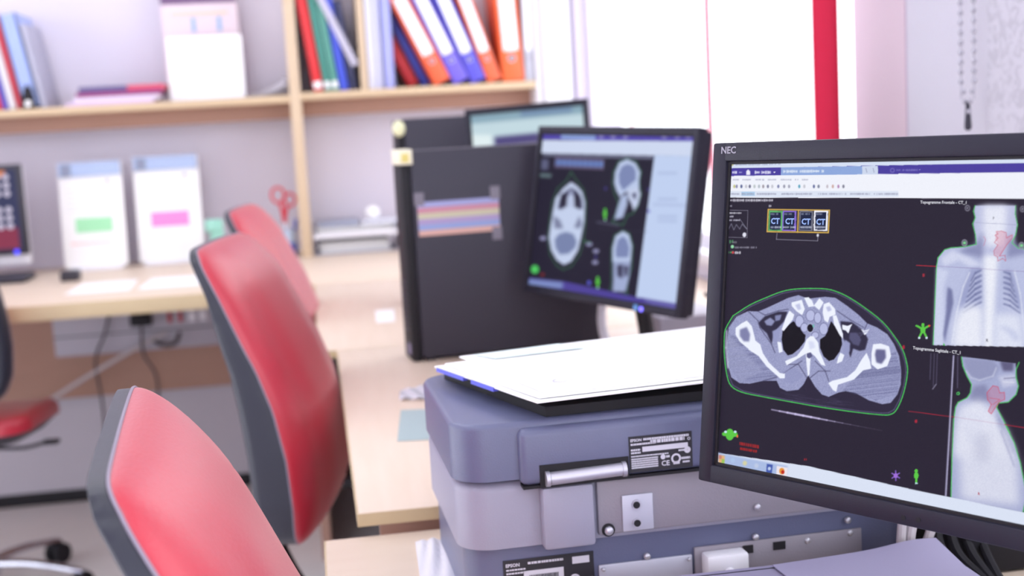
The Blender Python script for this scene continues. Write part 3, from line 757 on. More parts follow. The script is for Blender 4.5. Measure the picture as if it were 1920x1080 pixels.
# ================================================================ PICTURE SHEETS FOR THE SCREENS
class Sheet:
    def __init__(s, x0, y0, w, h, bgc, ss=2):
        s.x0, s.y0, s.ss = x0, y0, ss
        s.a = np.ones((int(h * ss), int(w * ss), 3), np.float32) * (np.array(bgc, np.float32) / 255)
    def _grid(s, X0, Y0, X1, Y1):
        H, W = s.a.shape[:2]; k = s.ss
        i0 = max(0, int((X0 - s.x0) * k)); i1 = min(W, int((X1 - s.x0) * k) + 2)
        j0 = max(0, int((Y0 - s.y0) * k)); j1 = min(H, int((Y1 - s.y0) * k) + 2)
        if i1 <= i0 or j1 <= j0: return None
        xs = (np.arange(i0, i1) + .5) / k + s.x0; ys = (np.arange(j0, j1) + .5) / k + s.y0
        X, Y = np.meshgrid(xs, ys); return (slice(j0, j1), slice(i0, i1)), X, Y
    def _blur(s, m, r):
        n = int(r * s.ss)
        if n < 1: return m
        for _ in range(2):
            for ax in (0, 1):
                p = [(0, 0), (0, 0)]; p[ax] = (n + 1, n)
                c = np.cumsum(np.pad(m, p, mode='edge'), axis=ax)
                m = (c[2 * n + 1:] - c[:-(2 * n + 1)])[:m.shape[0]] / (2 * n + 1) if ax == 0 else (c[:, 2 * n + 1:] - c[:, :-(2 * n + 1)])[:, :m.shape[1]] / (2 * n + 1)
        return m
    def comp(s, sl, m, c, al):
        c = np.array(c, np.float32) / 255 if not isinstance(c, np.ndarray) else c
        m = (m * al)[..., None].astype(np.float32)
        s.a[sl] = s.a[sl] * (1 - m) + c * m
    def poly(s, pts, c, blur=0, al=1.0, tex=None):
        p = np.array(pts, float); mg = 3 * blur + 2
        g = s._grid(p[:, 0].min() - mg, p[:, 1].min() - mg, p[:, 0].max() + mg, p[:, 1].max() + mg)
        if g is None: return
        sl, X, Y = g; m = np.zeros(X.shape, bool); n = len(p)
        for i in range(n):
            x1, y1 = p[i]; x2, y2 = p[(i + 1) % n]
            if y1 == y2: continue
            cr = ((y1 > Y) != (y2 > Y)) & (X < (x2 - x1) * (Y - y1) / (y2 - y1) + x1)
            m ^= cr
        m = m.astype(np.float32)
        if blur: m = s._blur(m, blur)
        if tex is not None: m = m * tex(X, Y)
        s.comp(sl, m, c, al)
    def ell(s, cx, cy, rx, ry, c, blur=0, al=1.0, rot=0.0, hole=0.0):
        R_ = max(rx, ry) + 3 * blur + 2
        g = s._grid(cx - R_, cy - R_, cx + R_, cy + R_)
        if g is None: return
        sl, X, Y = g; ca, sa = math.cos(rot), math.sin(rot)
        u = ((X - cx) * ca + (Y - cy) * sa) / rx; v = (-(X - cx) * sa + (Y - cy) * ca) / ry
        q = u * u + v * v
        m = ((q < 1) & (q >= hole * hole)).astype(np.float32)
        if blur: m = s._blur(m, blur)
        s.comp(sl, m, c, al)
    def line(s, pts, wd, c, al=1.0, blur=0, closed=False):
        pts = list(pts) + ([pts[0]] if closed else [])
        for (x1, y1), (x2, y2) in zip(pts[:-1], pts[1:]):
            mg = wd + 2 + 3 * blur
            g = s._grid(min(x1, x2) - mg, min(y1, y2) - mg, max(x1, x2) + mg, max(y1, y2) + mg)
            if g is None: continue
            sl, X, Y = g; dx, dy = x2 - x1, y2 - y1; L2 = max(dx * dx + dy * dy, 1e-6)
            t = np.clip(((X - x1) * dx + (Y - y1) * dy) / L2, 0, 1)
            d = np.hypot(X - x1 - t * dx, Y - y1 - t * dy)
            m = np.clip(wd / 2 + .5 - d, 0, 1).astype(np.float32)
            if blur: m = s._blur(m, blur)
            s.comp(sl, m, c, al)
    def sample(s, X, Y):
        H, W = s.a.shape[:2]
        fx = np.clip((X - s.x0) * s.ss - .5, 0, W - 1.001); fy = np.clip((Y - s.y0) * s.ss - .5, 0, H - 1.001)
        i, j = fx.astype(int), fy.astype(int); u, v = (fx - i)[..., None], (fy - j)[..., None]
        A = s.a
        return (A[j, i] * (1 - u) + A[j, i + 1] * u) * (1 - v) + (A[j + 1, i] * (1 - u) + A[j + 1, i + 1] * u) * v

def screen_grid(name, sheet_, Mh, u0, u1, v0, v1, nu, nv, parent, T, yoff, strength=SCREEN):
    """flat luminous panel: a fine grid whose vertex colours are the drawn screen content"""
    us = np.linspace(u0, u1, nu); vs = np.linspace(v0, v1, nv)
    U, V = np.meshgrid(us, vs)
    Mh = np.array(Mh)
    D = Mh[2, 0] * U + Mh[2, 1] * V + Mh[2, 2]
    X = (Mh[0, 0] * U + Mh[0, 1] * V + Mh[0, 2]) / D; Y = (Mh[1, 0] * U + Mh[1, 1] * V + Mh[1, 2]) / D
    C = sheet_.sample(X, Y).reshape(-1, 3).astype(np.float32)
    C = np.where(C <= .04045, C / 12.92, ((C + .055) / 1.055) ** 2.4)
    loc = np.stack([U, np.full_like(U, yoff), V, np.ones_like(U)], -1).reshape(-1, 4)
    W4 = loc @ np.array(T).T
    Wm = np.stack([W4[:, 0] * S, W4[:, 1] * S, (W4[:, 2] + ZS) * S, np.ones(len(W4))], -1)
    Lc = (Wm @ np.array(MW[parent.name].inverted()).T)[:, :3].astype(np.float32)
    idx = np.arange(nu * nv).reshape(nv, nu)
    q = np.stack([idx[:-1, :-1], idx[:-1, 1:], idx[1:, 1:], idx[1:, :-1]], -1).reshape(-1, 4)
    me = bpy.data.meshes.new(name)
    me.vertices.add(nu * nv); me.vertices.foreach_set('co', Lc.ravel())
    nf = len(q)
    me.loops.add(nf * 4); me.loops.foreach_set('vertex_index', q.ravel().astype(np.int32))
    me.polygons.add(nf); me.polygons.foreach_set('loop_start', np.arange(0, nf * 4, 4, dtype=np.int32))
    me.update(calc_edges=True)
    at = me.color_attributes.new('picture', 'FLOAT_COLOR', 'POINT')
    at.data.foreach_set('color', np.concatenate([C, np.ones((len(C), 1), np.float32)], 1).ravel())
    m = bpy.data.materials.new(name + '_lit'); m.use_nodes = True
    N = m.node_tree.nodes; b = N['Principled BSDF']
    an = N.new('ShaderNodeAttribute'); an.attribute_name = 'picture'
    m.node_tree.links.new(an.outputs['Color'], b.inputs['Emission Color'])
    b.inputs['Emission Strength'].default_value = strength
    b.inputs['Base Color'].default_value = (.004, .004, .005, 1); b.inputs['Roughness'].default_value = .5; b.inputs['Specular IOR Level'].default_value = .03
    me.materials.append(m)
    o = bpy.data.objects.new(name, me); COL.objects.link(o); o.parent = parent; MW[o.name] = MW[parent.name]
    return o

# ---------------------------------------------------------------- large monitor content, traced in image pixels
def sc2(pts, k, ox, oy): return [(x / k + ox, y / k + oy) for x, y in pts]
BGD = (40, 34, 50)
A = Sheet(1325, 235, 900, 900, BGD)
def c2(p): return sc2(p, 3.177, 1320, 520)
def c1(p): return sc2(p, 3.177, 1320, 240)
def c3(p): return sc2(p, 3.2, 1320, 800)
def c7(p): return sc2(p, 3.377, 1660, 360)
def band(p, c, **k): A.poly(c1(p), c, **k)
# title bar, tab bar, tool bar
band([(110, 170), (2900, 110), (2900, 190), (110, 245)], (214, 224, 244))
band([(110, 170), (1000, 158), (1000, 178), (110, 196)], (214, 224, 244))
band([(120, 238), (2900, 186), (2900, 250), (120, 284)], (74, 62, 158))
band([(436, 232), (920, 225), (920, 277), (436, 281)], (142, 168, 220))
band([(920, 225), (1014, 223), (1014, 275), (920, 277)], (206, 216, 238))
band([(120, 284), (2900, 248), (2900, 424), (120, 412)], (240, 242, 251))
band([(120, 374), (1136, 374), (1136, 408), (120, 410)], (220, 228, 244))
band([(200, 378), (280, 378), (280, 402), (200, 402)], (176, 206, 236))
def smudge(x0, x1, y, h, c, dens=.7, cell=7, al=1.0, slope=0.0):
    x = x0
    while x < x1:
        wdt = cell * random.uniform(.5, 1.1)
        if random.random() < dens:
            hh = h * random.uniform(.6, 1.0)
            A.poly(c1([(x, y - hh / 2 + (x - x0) * slope), (x + wdt * .8, y - hh / 2 + (x - x0) * slope), (x + wdt * .8, y + hh / 2 + (x - x0) * slope), (x, y + hh / 2 + (x - x0) * slope)]), c, blur=.6, al=al)
        x += wdt
smudge(165, 430, 216, 12, (160, 168, 196), .85, 8, slope=-.018)
A.ell(*c1([(146, 216)])[0], 2, 2.4, (190, 186, 130), .5)
smudge(146, 172, 262, 18, (236, 240, 255), 1, 10); smudge(186, 204, 262, 8, (190, 190, 230), 1, 8)
A.poly(c1([(228, 278), (228, 256), (240, 244), (252, 256), (252, 278)]), (240, 240, 252), blur=.6)
smudge(280, 378, 262, 20, (238, 240, 255), .95, 9); A.poly(c1([(390, 258), (404, 258), (397, 267)]), (240, 240, 255))
smudge(450, 690, 257, 18, (232, 240, 252), .9, 8, slope=-.01)
for x in (942, 985): A.line(c1([(x, 238), (x + 6, 262)]), 1.2, (130, 136, 168), .8)
A.ell(*c1([(1100, 250)])[0], 4.5, 4.5, (120, 112, 190), .5, hole=.6)
smudge(1124, 1252, 248, 13, (128, 122, 196), .9, 8); A.poly(c1([(1258, 244), (1268, 244), (1263, 251)]), (150, 146, 206))
for (a, b_) in ((150, 184), (206, 252), (282, 332), (358, 406), (434, 496), (520, 538), (560, 596)): smudge(a, b_, 306, 10, (176, 178, 198), .9, 7)
ic = [(158, (190, 190, 120)), (172, (120, 120, 160)), (200, (70, 80, 130)), (228, (190, 190, 200)), (250, (90, 90, 120)), (278, (180, 190, 190)), (305, (170, 180, 190)), (330, (150, 140, 150)), (358, (110, 110, 140)), (384, (190, 190, 200)), (420, (110, 116, 160)), (455, (140, 140, 160)), (484, (150, 150, 170)), (545, (70, 150, 180)), (575, (190, 190, 200)), (632, (80, 90, 140)), (660, (110, 116, 140)), (712, (190, 180, 190)), (745, (200, 160, 150)), (778, (170, 120, 170)), (808, (110, 110, 130))]
for x, c_ in ic: A.ell(*c1([(x, 346)])[0], 2.1, 3.4, c_, .8, al=.85)
for (a, b_) in ((135, 190), (202, 278), (292, 412), (432, 620), (645, 822), (848, 964), (990, 1128)): smudge(a, b_, 391, 11, (150, 152, 176), .88, 7)
# series thumbnail etc
A.line(c1([(122, 488), (238, 490), (234, 652), (116, 650)]), .9, (150, 148, 166), .8, closed=True)
smudge(128, 202, 505, 10, (226, 226, 236), .95, 8); smudge(130, 156, 526, 10, (210, 210, 226), .9, 8); smudge(128, 186, 548, 12, (214, 214, 230), .9, 8)
A.line(c1([(124, 600), (140, 570), (155, 605), (170, 575), (190, 600), (205, 572), (232, 600)]), 1.3, (130, 130, 150), .9, .6)
A.line(c1([(190, 540), (232, 600)]), 1.0, (150, 150, 170), .8, .4)
A.ell(*c1([(218, 635)])[0], 3.6, 4.6, (226, 226, 240), .8)
smudge(128, 146, 676, 24, (90, 170, 110), .9, 7); smudge(148, 172, 680, 14, (120, 120, 130), .8, 7)
A.ell(*c1([(146, 706)])[0], 3.2, 3.4, (150, 220, 170), .6); smudge(160, 288, 711, 13, (150, 148, 164), .85, 7)
smudge(124, 150, 740, 16, (90, 170, 100), .9, 7); A.ell(*c1([(150, 741)])[0], 2.5, 2.5, (206, 70, 80), .6); smudge(160, 196, 742, 16, (220, 218, 230), 1, 8)
smudge(134, 386, 429, 17, (216, 214, 226), .92, 8)
smudge(132, 142, 463, 12, (170, 168, 180), 1, 8); smudge(364, 378, 463, 14, (200, 198, 210), 1, 8)
# four CT tiles
A.line(c1([(360, 484), (724, 489), (718, 622), (354, 616)]), 2.4, (216, 176, 84), closed=True)
A.line(c1([(540, 488), (535, 620)]), 2.2, (216, 176, 84))
for (x, fc) in ((364, (96, 176, 104)), (446, (136, 108, 206)), (546, (112, 112, 128)), (634, (240, 240, 250))):
    A.poly(c1([(x, 491), (x + 82, 492), (x + 79, 613), (x - 4, 611)]), fc)
    A.poly(c1([(x + 8, 500), (x + 72, 500), (x + 68, 606), (x + 4, 604)]), (26, 34, 66))
    smudge(x + 10, x + 56, 511, 12, (176, 180, 200), .85, 8, al=.8)
    smudge(x + 4, x + 72, 590, 15, (212, 216, 230), .9, 7, al=.95)
A.line(c1([(412, 626), (409, 662), (655, 671), (657, 640)]), 1.0, (170, 168, 186), .9); A.ell(*c1([(655, 638)])[0], 2.2, 3, (226, 226, 236), .6)
# red marks
A.line(c1([(1244, 817), (1358, 824)]), 1.3, (190, 44, 60)); smudge(1280, 1294, 877, 22, (190, 50, 66), 1, 9)
# ---- axial CT slice
outl = [(150, 230), (250, 165), (350, 120), (440, 85), (520, 70), (610, 66), (710, 70), (780, 90), (850, 125), (940, 185), (1040, 265), (1110, 350), (1160, 430), (1185, 510), (1190, 570), (1175, 660), (1150, 740), (1118, 800), (1085, 820), (1040, 822), (900, 808), (700, 780), (500, 745), (300, 708), (200, 685), (140, 650), (115, 590), (100, 480), (97, 380), (105, 310)]
A.poly(c2(outl), (46, 40, 62))
cen = np.mean(outl, 0)
A.line(c2([(cen[0] + (x - cen[0]) * .983, cen[1] + (y - cen[1]) * .972) for x, y in outl]), 1.4, (110, 108, 146), .8, .5, closed=True)
mus = [(125, 300), (170, 235), (240, 202), (300, 204), (345, 185), (400, 160), (480, 122), (540, 106), (600, 128), (640, 122), (700, 116), (760, 122), (830, 170), (900, 225), (950, 275), (1010, 300), (1070, 340), (1110, 400), (1140, 470), (1152, 560), (1150, 640), (1130, 700), (1090, 750), (1040, 758), (960, 735), (880, 690), (820, 680), (780, 688), (720, 714), (680, 700), (640, 655), (598, 585), (570, 640), (540, 672), (470, 680), (430, 660), (410, 618), (330, 618), (250, 635), (190, 632), (140, 598), (118, 520), (112, 400)]
A.poly(c2(mus), (160, 164, 204), blur=.8)
tx = rng.random((300,)).astype(np.float32)
def streak(X, Y):
    v = tx[(np.abs((Y + (X - 1500) * .12) / 1.7)).astype(int) % 300]
    return v
A.poly(c2([(118, 330), (250, 400), (420, 560), (410, 615), (190, 628), (118, 520)]), (96, 98, 140), blur=.8, al=.75, tex=streak)
A.poly(c2([(960, 520), (1120, 440), (1150, 560), (1130, 700), (1000, 735), (800, 675), (880, 600)]), (96, 98, 140), blur=.8, al=.75, tex=streak)
A.poly(c2([(118, 330), (200, 420), (330, 560), (190, 628), (118, 520)]), (206, 210, 238), blur=2, al=.45, tex=streak)
sp = rng.random((97, 101)).astype(np.float32)
def speck(X, Y): return sp[(Y * 1.3).astype(int) % 97, (X * 1.3 + (Y * .37).astype(int) * 3).astype(int) % 101]
A.poly(c2(mus), (74, 76, 118), al=.30, tex=speck); A.poly(c2(mus), (214, 218, 246), al=.22, tex=lambda X, Y: speck(X + 31, Y + 17))
A.line(c2([(112, 320), (108, 420), (120, 540)]), 3, (216, 220, 244), .7, 1.2)
def F2(p, c, blur=.7, al=1.0): A.poly(c2(p), c, blur, al)
fat = (48, 44, 68)
F2([(300, 272), (340, 232), (420, 205), (475, 205), (455, 262), (420, 300), (392, 332), (380, 400), (352, 335), (315, 302)], fat, 1)
F2([(336, 262), (372, 240), (400, 262), (380, 290), (350, 285)], (142, 146, 186), 1); F2([(400, 228), (440, 222), (430, 256), (402, 262)], (130, 134, 176), 1)
F2([(790, 262), (860, 268), (930, 318), (955, 370), (938, 432), (905, 440), (866, 425), (850, 482), (826, 400), (800, 352)], fat, 1)
F2([(846, 330), (886, 330), (914, 372), (900, 410), (866, 400), (842, 366)], (84, 82, 116), 1); F2([(818, 372), (848, 392), (846, 440), (812, 500), (806, 440)], (150, 154, 196), 1)
F2([(384, 322), (430, 300), (420, 350), (408, 400), (392, 380)], (150, 154, 196), 1)
# darker seams between muscles
for sm in ([(300, 204), (340, 225), (420, 200), (480, 190)], [(770, 200), (850, 255), (930, 300)], [(470, 520), (540, 520), (590, 600)], [(610, 600), (660, 560), (730, 560)], [(330, 618), (430, 590), (470, 560), (560, 500)], [(720, 620), (700, 560), (640, 500)], [(240, 202), (300, 260), (310, 300), (380, 400), (400, 450)], [(950, 275), (930, 320)]):
    A.line(c2(sm), 1.6, (70, 68, 100), .75, .8)
F2([(440, 560), (520, 540), (570, 590), (500, 640), (450, 620)], (146, 150, 192), 1.2, .6)
lung = (20, 16, 26)
F2([(510, 262), (546, 290), (566, 330), (582, 345), (578, 382), (545, 425), (505, 458), (476, 466), (450, 432), (440, 372), (446, 318), (480, 285)], lung, .5)
F2([(735, 262), (772, 310), (795, 350), (800, 400), (786, 442), (752, 490), (722, 500), (690, 472), (668, 420), (668, 372), (700, 350), (716, 310)], lung, .5)
bone = (238, 242, 255)
def bone_(p, blur=.6): F2(p, bone, blur)
bone_([(165, 302), (200, 275), (232, 258), (262, 290), (275, 340), (284, 378), (312, 400), (322, 452), (284, 440), (235, 422), (190, 384), (165, 342)])
F2([(190, 312), (232, 296), (252, 340), (246, 384), (214, 382), (190, 350)], (128, 130, 172), 1.5)
bone_([(240, 412), (312, 402), (328, 452), (364, 508), (430, 572), (460, 576), (458, 604), (430, 604), (350, 532), (302, 470), (242, 432)])
bone_([(985, 400), (1030, 395), (1080, 412), (1092, 470), (1070, 530), (1012, 550), (975, 520), (976, 450)])
F2([(1002, 430), (1058, 432), (1062, 480), (1035, 518), (1004, 508), (996, 462)], (104, 104, 146), 1.5)
bone_([(946, 450), (966, 500), (975, 545), (925, 556), (872, 610), (775, 642), (766, 684), (746, 674), (718, 632), (742, 618), (830, 596), (878, 556), (916, 492)])
bone_([(486, 198), (515, 222), (506, 252), (452, 322), (440, 312), (462, 248)]); bone_([(744, 228), (766, 226), (806, 340), (806, 366), (786, 346), (752, 282)])
bone_([(414, 384), (436, 388), (446, 444), (424, 452)]); bone_([(790, 450), (814, 464), (800, 502), (768, 516), (776, 480)])
bone_([(498, 150), (560, 134), (578, 190), (562, 226), (530, 204), (500, 172)]); bone_([(574, 122), (600, 118), (622, 140), (632, 168), (665, 124), (690, 150), (664, 196), (636, 172), (600, 178)])
bone_([(690, 160), (722, 148), (758, 188), (762, 222), (726, 236), (716, 272), (694, 256), (684, 210)])
F2([(520, 165), (548, 155), (556, 190), (538, 196)], (176, 180, 220), 1, .7); F2([(704, 178), (728, 172), (738, 196), (716, 206)], (168, 172, 214), 1, .7)
ves = (184, 188, 226)
for (x, y, a, b_) in ((612, 228, 26, 32), (655, 242, 20, 32), (690, 308, 24, 34), (546, 262, 24, 34), (575, 300, 20, 26), (640, 345, 20, 18)):
    cx, cy = c2([(x, y)])[0]; A.ell(cx, cy, a / 3.177 + .8, b_ / 3.177 + .8, (100, 100, 140), .6); A.ell(cx, cy, a / 3.177, b_ / 3.177, ves, .6)
cx, cy = c2([(610, 303)])[0]; A.ell(cx, cy, 7, 9, (176, 180, 214), .6); A.ell(cx, cy, 5.4, 7.2, (22, 18, 30), .5); A.ell(cx + 6, cy - 4, 1.6, 3, (110, 190, 180), .6)
bone_([(612, 350), (630, 352), (658, 390), (664, 440), (690, 500), (702, 530), (676, 522), (640, 474), (614, 450), (606, 580), (596, 592), (588, 520), (584, 456), (552, 476), (510, 502), (470, 526), (460, 500), (530, 470), (570, 420), (588, 370)], .5)
F2([(590, 455), (612, 448), (624, 470), (604, 486), (590, 476)], (90, 90, 130), .8); F2([(598, 380), (630, 384), (640, 420), (606, 430)], (206, 210, 240), 1.5, .7)
for p in ([(800, 282), (832, 290), (862, 278), (850, 300), (838, 336), (822, 318), (802, 312)], [(912, 308), (940, 318), (964, 308), (950, 332), (934, 346), (926, 330)]): bone_(p)
for k in range(12):
    a0 = random.uniform(0, 2 * PI); cx, cy = c2([(940, 326)])[0]
    A.line([(cx, cy), (cx + 16 * math.cos(a0), cy + 16 * math.sin(a0))], .8, (150, 150, 190), .35, .4)
# fat shading on the back
for k in range(26):
    x = random.uniform(430, 800); y = 700 + (x - 430) * .12 + random.uniform(-14, 26)
    A.line(c2([(x, y), (x + random.uniform(30, 90), y + random.uniform(4, 16))]), 1.0, (84, 78, 110), .35, .8)
A.line(c2(smoothpath([(x, y, 0) for x, y in outl + outl[:1]], 3) and [(v.x, v.y) for v in smoothpath([(x, y, 0) for x, y in outl + outl[:1]], 3)]), 2.0, (74, 190, 92))
# table line
for k in range(14):
    x0_ = 380 + k * 47; y0_ = 790 + k * 9.0
    wdt = 3.4 * math.exp(-((k - 3.2) / 4.5) ** 2) + .5
    A.line(c2([(x0_, y0_), (x0_ + 48, y0_ + 9.2)]), wdt, (206, 196, 236), .3 + .65 * math.exp(-((k - 3.5) / 4.5) ** 2), .6)
# ---- frontal topogram
body = [(545, 85), (540, 120), (548, 160), (535, 200), (548, 270), (552, 330), (480, 347), (392, 354), (352, 366), (312, 415), (302, 470), (291, 700), (280, 972), (2000, 1150), (2000, 470), (1050, 470), (1040, 415), (1000, 370), (960, 362), (878, 360), (820, 352), (780, 318), (800, 270), (812, 205), (800, 140), (803, 85)]
def F7(p, c, blur=1.5, al=1.0): A.poly(c7(p), c, blur, al)
F7(body, (190, 196, 228), .6)
F7([(300, 480), (292, 700), (282, 975), (345, 980), (350, 800), (345, 600), (380, 500)], (212, 218, 242), 3, .9)
F7([(372, 600), (400, 620), (408, 700), (390, 780), (372, 860), (352, 960), (344, 900), (362, 760), (366, 660)], (108, 112, 156), 2, .9)
F7([(555, 85), (802, 85), (795, 330), (820, 400), (540, 400), (556, 330)], (196, 200, 230), 4)
F7([(600, 85), (745, 85), (740, 240), (720, 340), (620, 340), (600, 240)], (238, 240, 252), 6)
F7([(552, 330), (590, 250), (600, 420), (520, 400), (440, 380), (480, 350)], (126, 130, 172), 5, .8)
F7([(792, 320), (760, 260), (745, 420), (820, 400), (878, 390), (878, 362)], (126, 130, 172), 5, .8)
F7([(330, 420), (400, 370), (520, 420), (600, 470), (560, 500), (440, 430), (350, 470)], (218, 222, 244), 3, .9)
F7([(520, 480), (585, 470), (592, 560), (588, 700), (500, 690), (440, 745), (450, 660), (480, 570)], (160, 166, 206), 4)
for k in range(7):
    y = 500 + k * 34; w_ = 60 + k * 8
    A.line(c7([(585, y - 6), (548, y + 12), (585 - w_ * 1.05, y + 62)]), 3.0, (104, 110, 152), .8, 1.3)
    A.line(c7([(585, y + 10), (548, y + 28), (585 - w_ * 1.1, y + 80)]), 2.0, (206, 210, 236), .6, 1.0)
F7([(735, 500), (770, 490), (800, 560), (832, 680), (835, 770), (790, 700), (730, 600)], (158, 164, 204), 4)
for k in range(7):
    y = 505 + k * 34
    A.line(c7([(728, y), (765, y + 12), (775 + k * 9, y + 58)]), 3.0, (104, 110, 152), .75, 1.3)
    A.line(c7([(728, y + 16), (765, y + 28), (780 + k * 9, y + 76)]), 2.0, (206, 210, 236), .5, 1.0)
F7([(600, 400), (690, 400), (670, 700), (660, 1010), (600, 1000), (606, 700)], (244, 246, 254), 5)
F7([(440, 760), (520, 720), (590, 735), (595, 1000), (400, 985), (415, 850)], (240, 242, 252), 7)
F7([(665, 775), (760, 770), (835, 780), (860, 1020), (665, 1010)], (228, 232, 248), 7)
F7([(690, 850), (740, 880), (800, 950), (830, 930), (800, 880), (740, 850)], (196, 202, 232), 4, .7)
F7([(1260, 600), (900, 620), (905, 1030), (1300, 1080)], (214, 218, 242), 8, .8)
A.line(c7([(510, 510), (470, 600), (430, 760), (398, 960)]), 2.2, (236, 240, 252), .8, 1.2); A.line(c7([(795, 500), (830, 640), (850, 800), (862, 960)]), 2.2, (236, 240, 252), .8, 1.2)
A.line(c7([(548, 192), (806, 206)]), 1.0, (150, 152, 186), .7)
A.line(c7([(302, 468), (2000, 575)]), .9, (130, 110, 160), .6)
A.line(c7([(545, 85), (535, 120), (547, 160), (530, 200), (548, 270), (553, 330), (480, 346), (392, 352), (352, 364), (310, 415), (301, 470), (291, 700), (280, 972)]), 1.5, (80, 200, 100))
A.line(c7([(803, 85), (800, 140), (814, 205), (802, 270), (778, 320), (820, 355), (878, 362), (960, 368), (1040, 415), (1050, 500)]), 1.5, (80, 200, 100))
A.poly(c7([(340, 975), (346, 955), (358, 978)]), (90, 200, 100), .4)
red = (206, 84, 104)
A.poly(c7([(680, 250), (735, 248), (745, 280), (778, 272), (780, 290), (745, 335), (705, 405), (672, 400), (668, 370), (690, 330), (672, 300)]), (226, 150, 170), 1, .45)
A.line(c7([(680, 250), (712, 246), (742, 256), (745, 290), (780, 270), (780, 292), (748, 330), (700, 405), (735, 400), (740, 436), (720, 420), (690, 436), (688, 410), (668, 400), (664, 372), (690, 335), (668, 318), (690, 290), (672, 272), (690, 264), (680, 250)]), 1.0, red, .9)
A.line(c7([(600, 280), (612, 300), (600, 340)]), 1.2, (206, 120, 150), .7)
for (x, y) in ((497, 100), (846, 106)): cx, cy = c7([(x, y)])[0]; A.ell(cx, cy, 5, 6, (130, 128, 144), .5, hole=.62); A.ell(cx, cy, 1.4, 2, (140, 138, 154), .4)
for (x, y) in ((478, 321), (840, 338)): cx, cy = c7([(x, y)])[0]; A.ell(cx, cy, 5.6, 6.6, (150, 150, 166), .5, hole=.66); A.ell(cx, cy, 3.2, 3, (130, 210, 150), .5)
def figure(cx, cy, k, c=(92, 200, 70), side=False):
    A.ell(cx, cy - 9 * k, 3.0 * k, 3.4 * k, c, .4)
    if side:
        A.ell(cx, cy, 4.3 * k, 6.5 * k, c, .4); A.poly([(cx - 2 * k, cy + 4 * k), (cx + 2.4 * k, cy + 4 * k), (cx + 1.6 * k, cy + 13 * k), (cx - 2 * k, cy + 13 * k)], c, .4)
        A.poly([(cx - 2 * k, cy + 13 * k), (cx + 2.6 * k, cy + 13 * k), (cx + 2.6 * k, cy + 16 * k), (cx - 2 * k, cy + 16 * k)], (180, 220, 220), .4)
    else:
        A.ell(cx, cy, 4.6 * k, 6 * k, c, .4)
        for sx in (-1, 1):
            A.line([(cx + sx * 3 * k, cy - 3 * k), (cx + sx * 10 * k, cy - 7 * k)], 3.6 * k, c); A.line([(cx + sx * 2 * k, cy + 4 * k), (cx + sx * 6 * k, cy + 12 * k)], 3.6 * k, c)
            A.ell(cx + sx * 6.6 * k, cy + 14 * k, 2.2 * k, 2 * k, (206, 226, 240), .4)
            A.ell(cx + sx * 11.5 * k, cy - 7.5 * k, 1.8 * k, 1.8 * k, (230, 90, 60) if sx > 0 else c, .4)
figure(1723.5, 619, 1.05)
figure(1711, 893, 1.0, side=True)
cx, cy = c3([(132, 50)])[0]
A.ell(cx, cy, 8, 11, (92, 200, 70), .5); A.ell(cx - 9, cy - 1, 6, 4, (92, 200, 70), .5); A.ell(cx + 9, cy, 6, 4.6, (92, 200, 70), .5)
A.ell(cx - 8, cy - 5, 2.6, 2.6, (190, 226, 232), .4); A.ell(cx + 10, cy - 5, 2.6, 2.6, (190, 226, 232), .4); A.ell(cx + 14, cy + 3, 2, 2.6, (226, 120, 60), .4)
for k in range(3): A.line([(1672.5 + 8 * math.cos(k * PI / 3 + .5), 893 + 9 * math.sin(k * PI / 3 + .5)), (1672.5 - 8 * math.cos(k * PI / 3 + .5), 893 - 9 * math.sin(k * PI / 3 + .5))], 2.4, (142, 104, 214), .9, .3)
A.ell(1672.5, 893, 4, 4.6, (160, 110, 216), .4)
def smudge3(x0, x1, y, h, c, slope):
    x = x0
    while x < x1:
        A.poly(c3([(x, y - h / 2 + (x - x0) * slope), (x + 6, y - h / 2 + (x - x0) * slope), (x + 6, y + h / 2 + (x - x0) * slope), (x, y + h / 2 + (x - x0) * slope)]), c, .5); x += random.uniform(7, 11)
smudge3(190, 306, 104, 20, (190, 40, 40), .18); smudge3(194, 290, 134, 16, (186, 38, 38), .18); smudge3(578, 590, 200, 14, (180, 40, 50), 0)
smudge3(-1000, -999, 0, 1, (0, 0, 0), 0)
A.ell(*c2([(1167, 417)])[0], 2.4, 4, (176, 40, 60), .5); A.ell(*c2([(1241, 860)])[0], 2.6, 3.4, (176, 40, 60), .5)
# ---- sagittal topogram
A.poly(c2([(1335, 448), (1500, 470), (3200, 700), (3200, 440), (1335, 405)]), BGD, .3)
sag = c2([(1512, 475), (1520, 530), (1545, 590), (1572, 640), (1566, 690), (1545, 720), (1492, 747), (1477, 775), (1466, 850), (1456, 1060)]) + c3([(1460, 430), (1890, 520), (1910, 430), (1902, 350), (1876, 220), (1840, 100), (1790, 0)]) + c2([(1760, 850), (1722, 778), (1732, 752), (1792, 745), (1838, 700), (1850, 650), (1836, 600), (1838, 550), (1832, 498)])
A.poly(sag, (170, 176, 212), .6)
A.poly(c2([(1520, 480), (1700, 495), (1740, 540), (1700, 600), (1620, 620), (1560, 590), (1535, 540)]), (150, 154, 190), 3)
A.line(c2([(1540, 560), (1570, 600), (1620, 615), (1700, 590), (1720, 540)]), 2.4, (206, 210, 232), .8, 1)
A.poly(c2([(1740, 500), (1826, 505), (1820, 560), (1760, 560)]), (96, 92, 126), 2.5)
A.poly(c2([(1730, 590), (1830, 580), (1840, 640), (1760, 660)]), (206, 208, 232), 3, .9)
A.line(c2([(1765, 605), (1830, 600)]), 1.4, (90, 88, 120), .8, .7); A.line(c2([(1760, 625), (1826, 628)]), 1.4, (236, 238, 250), .9, .7)
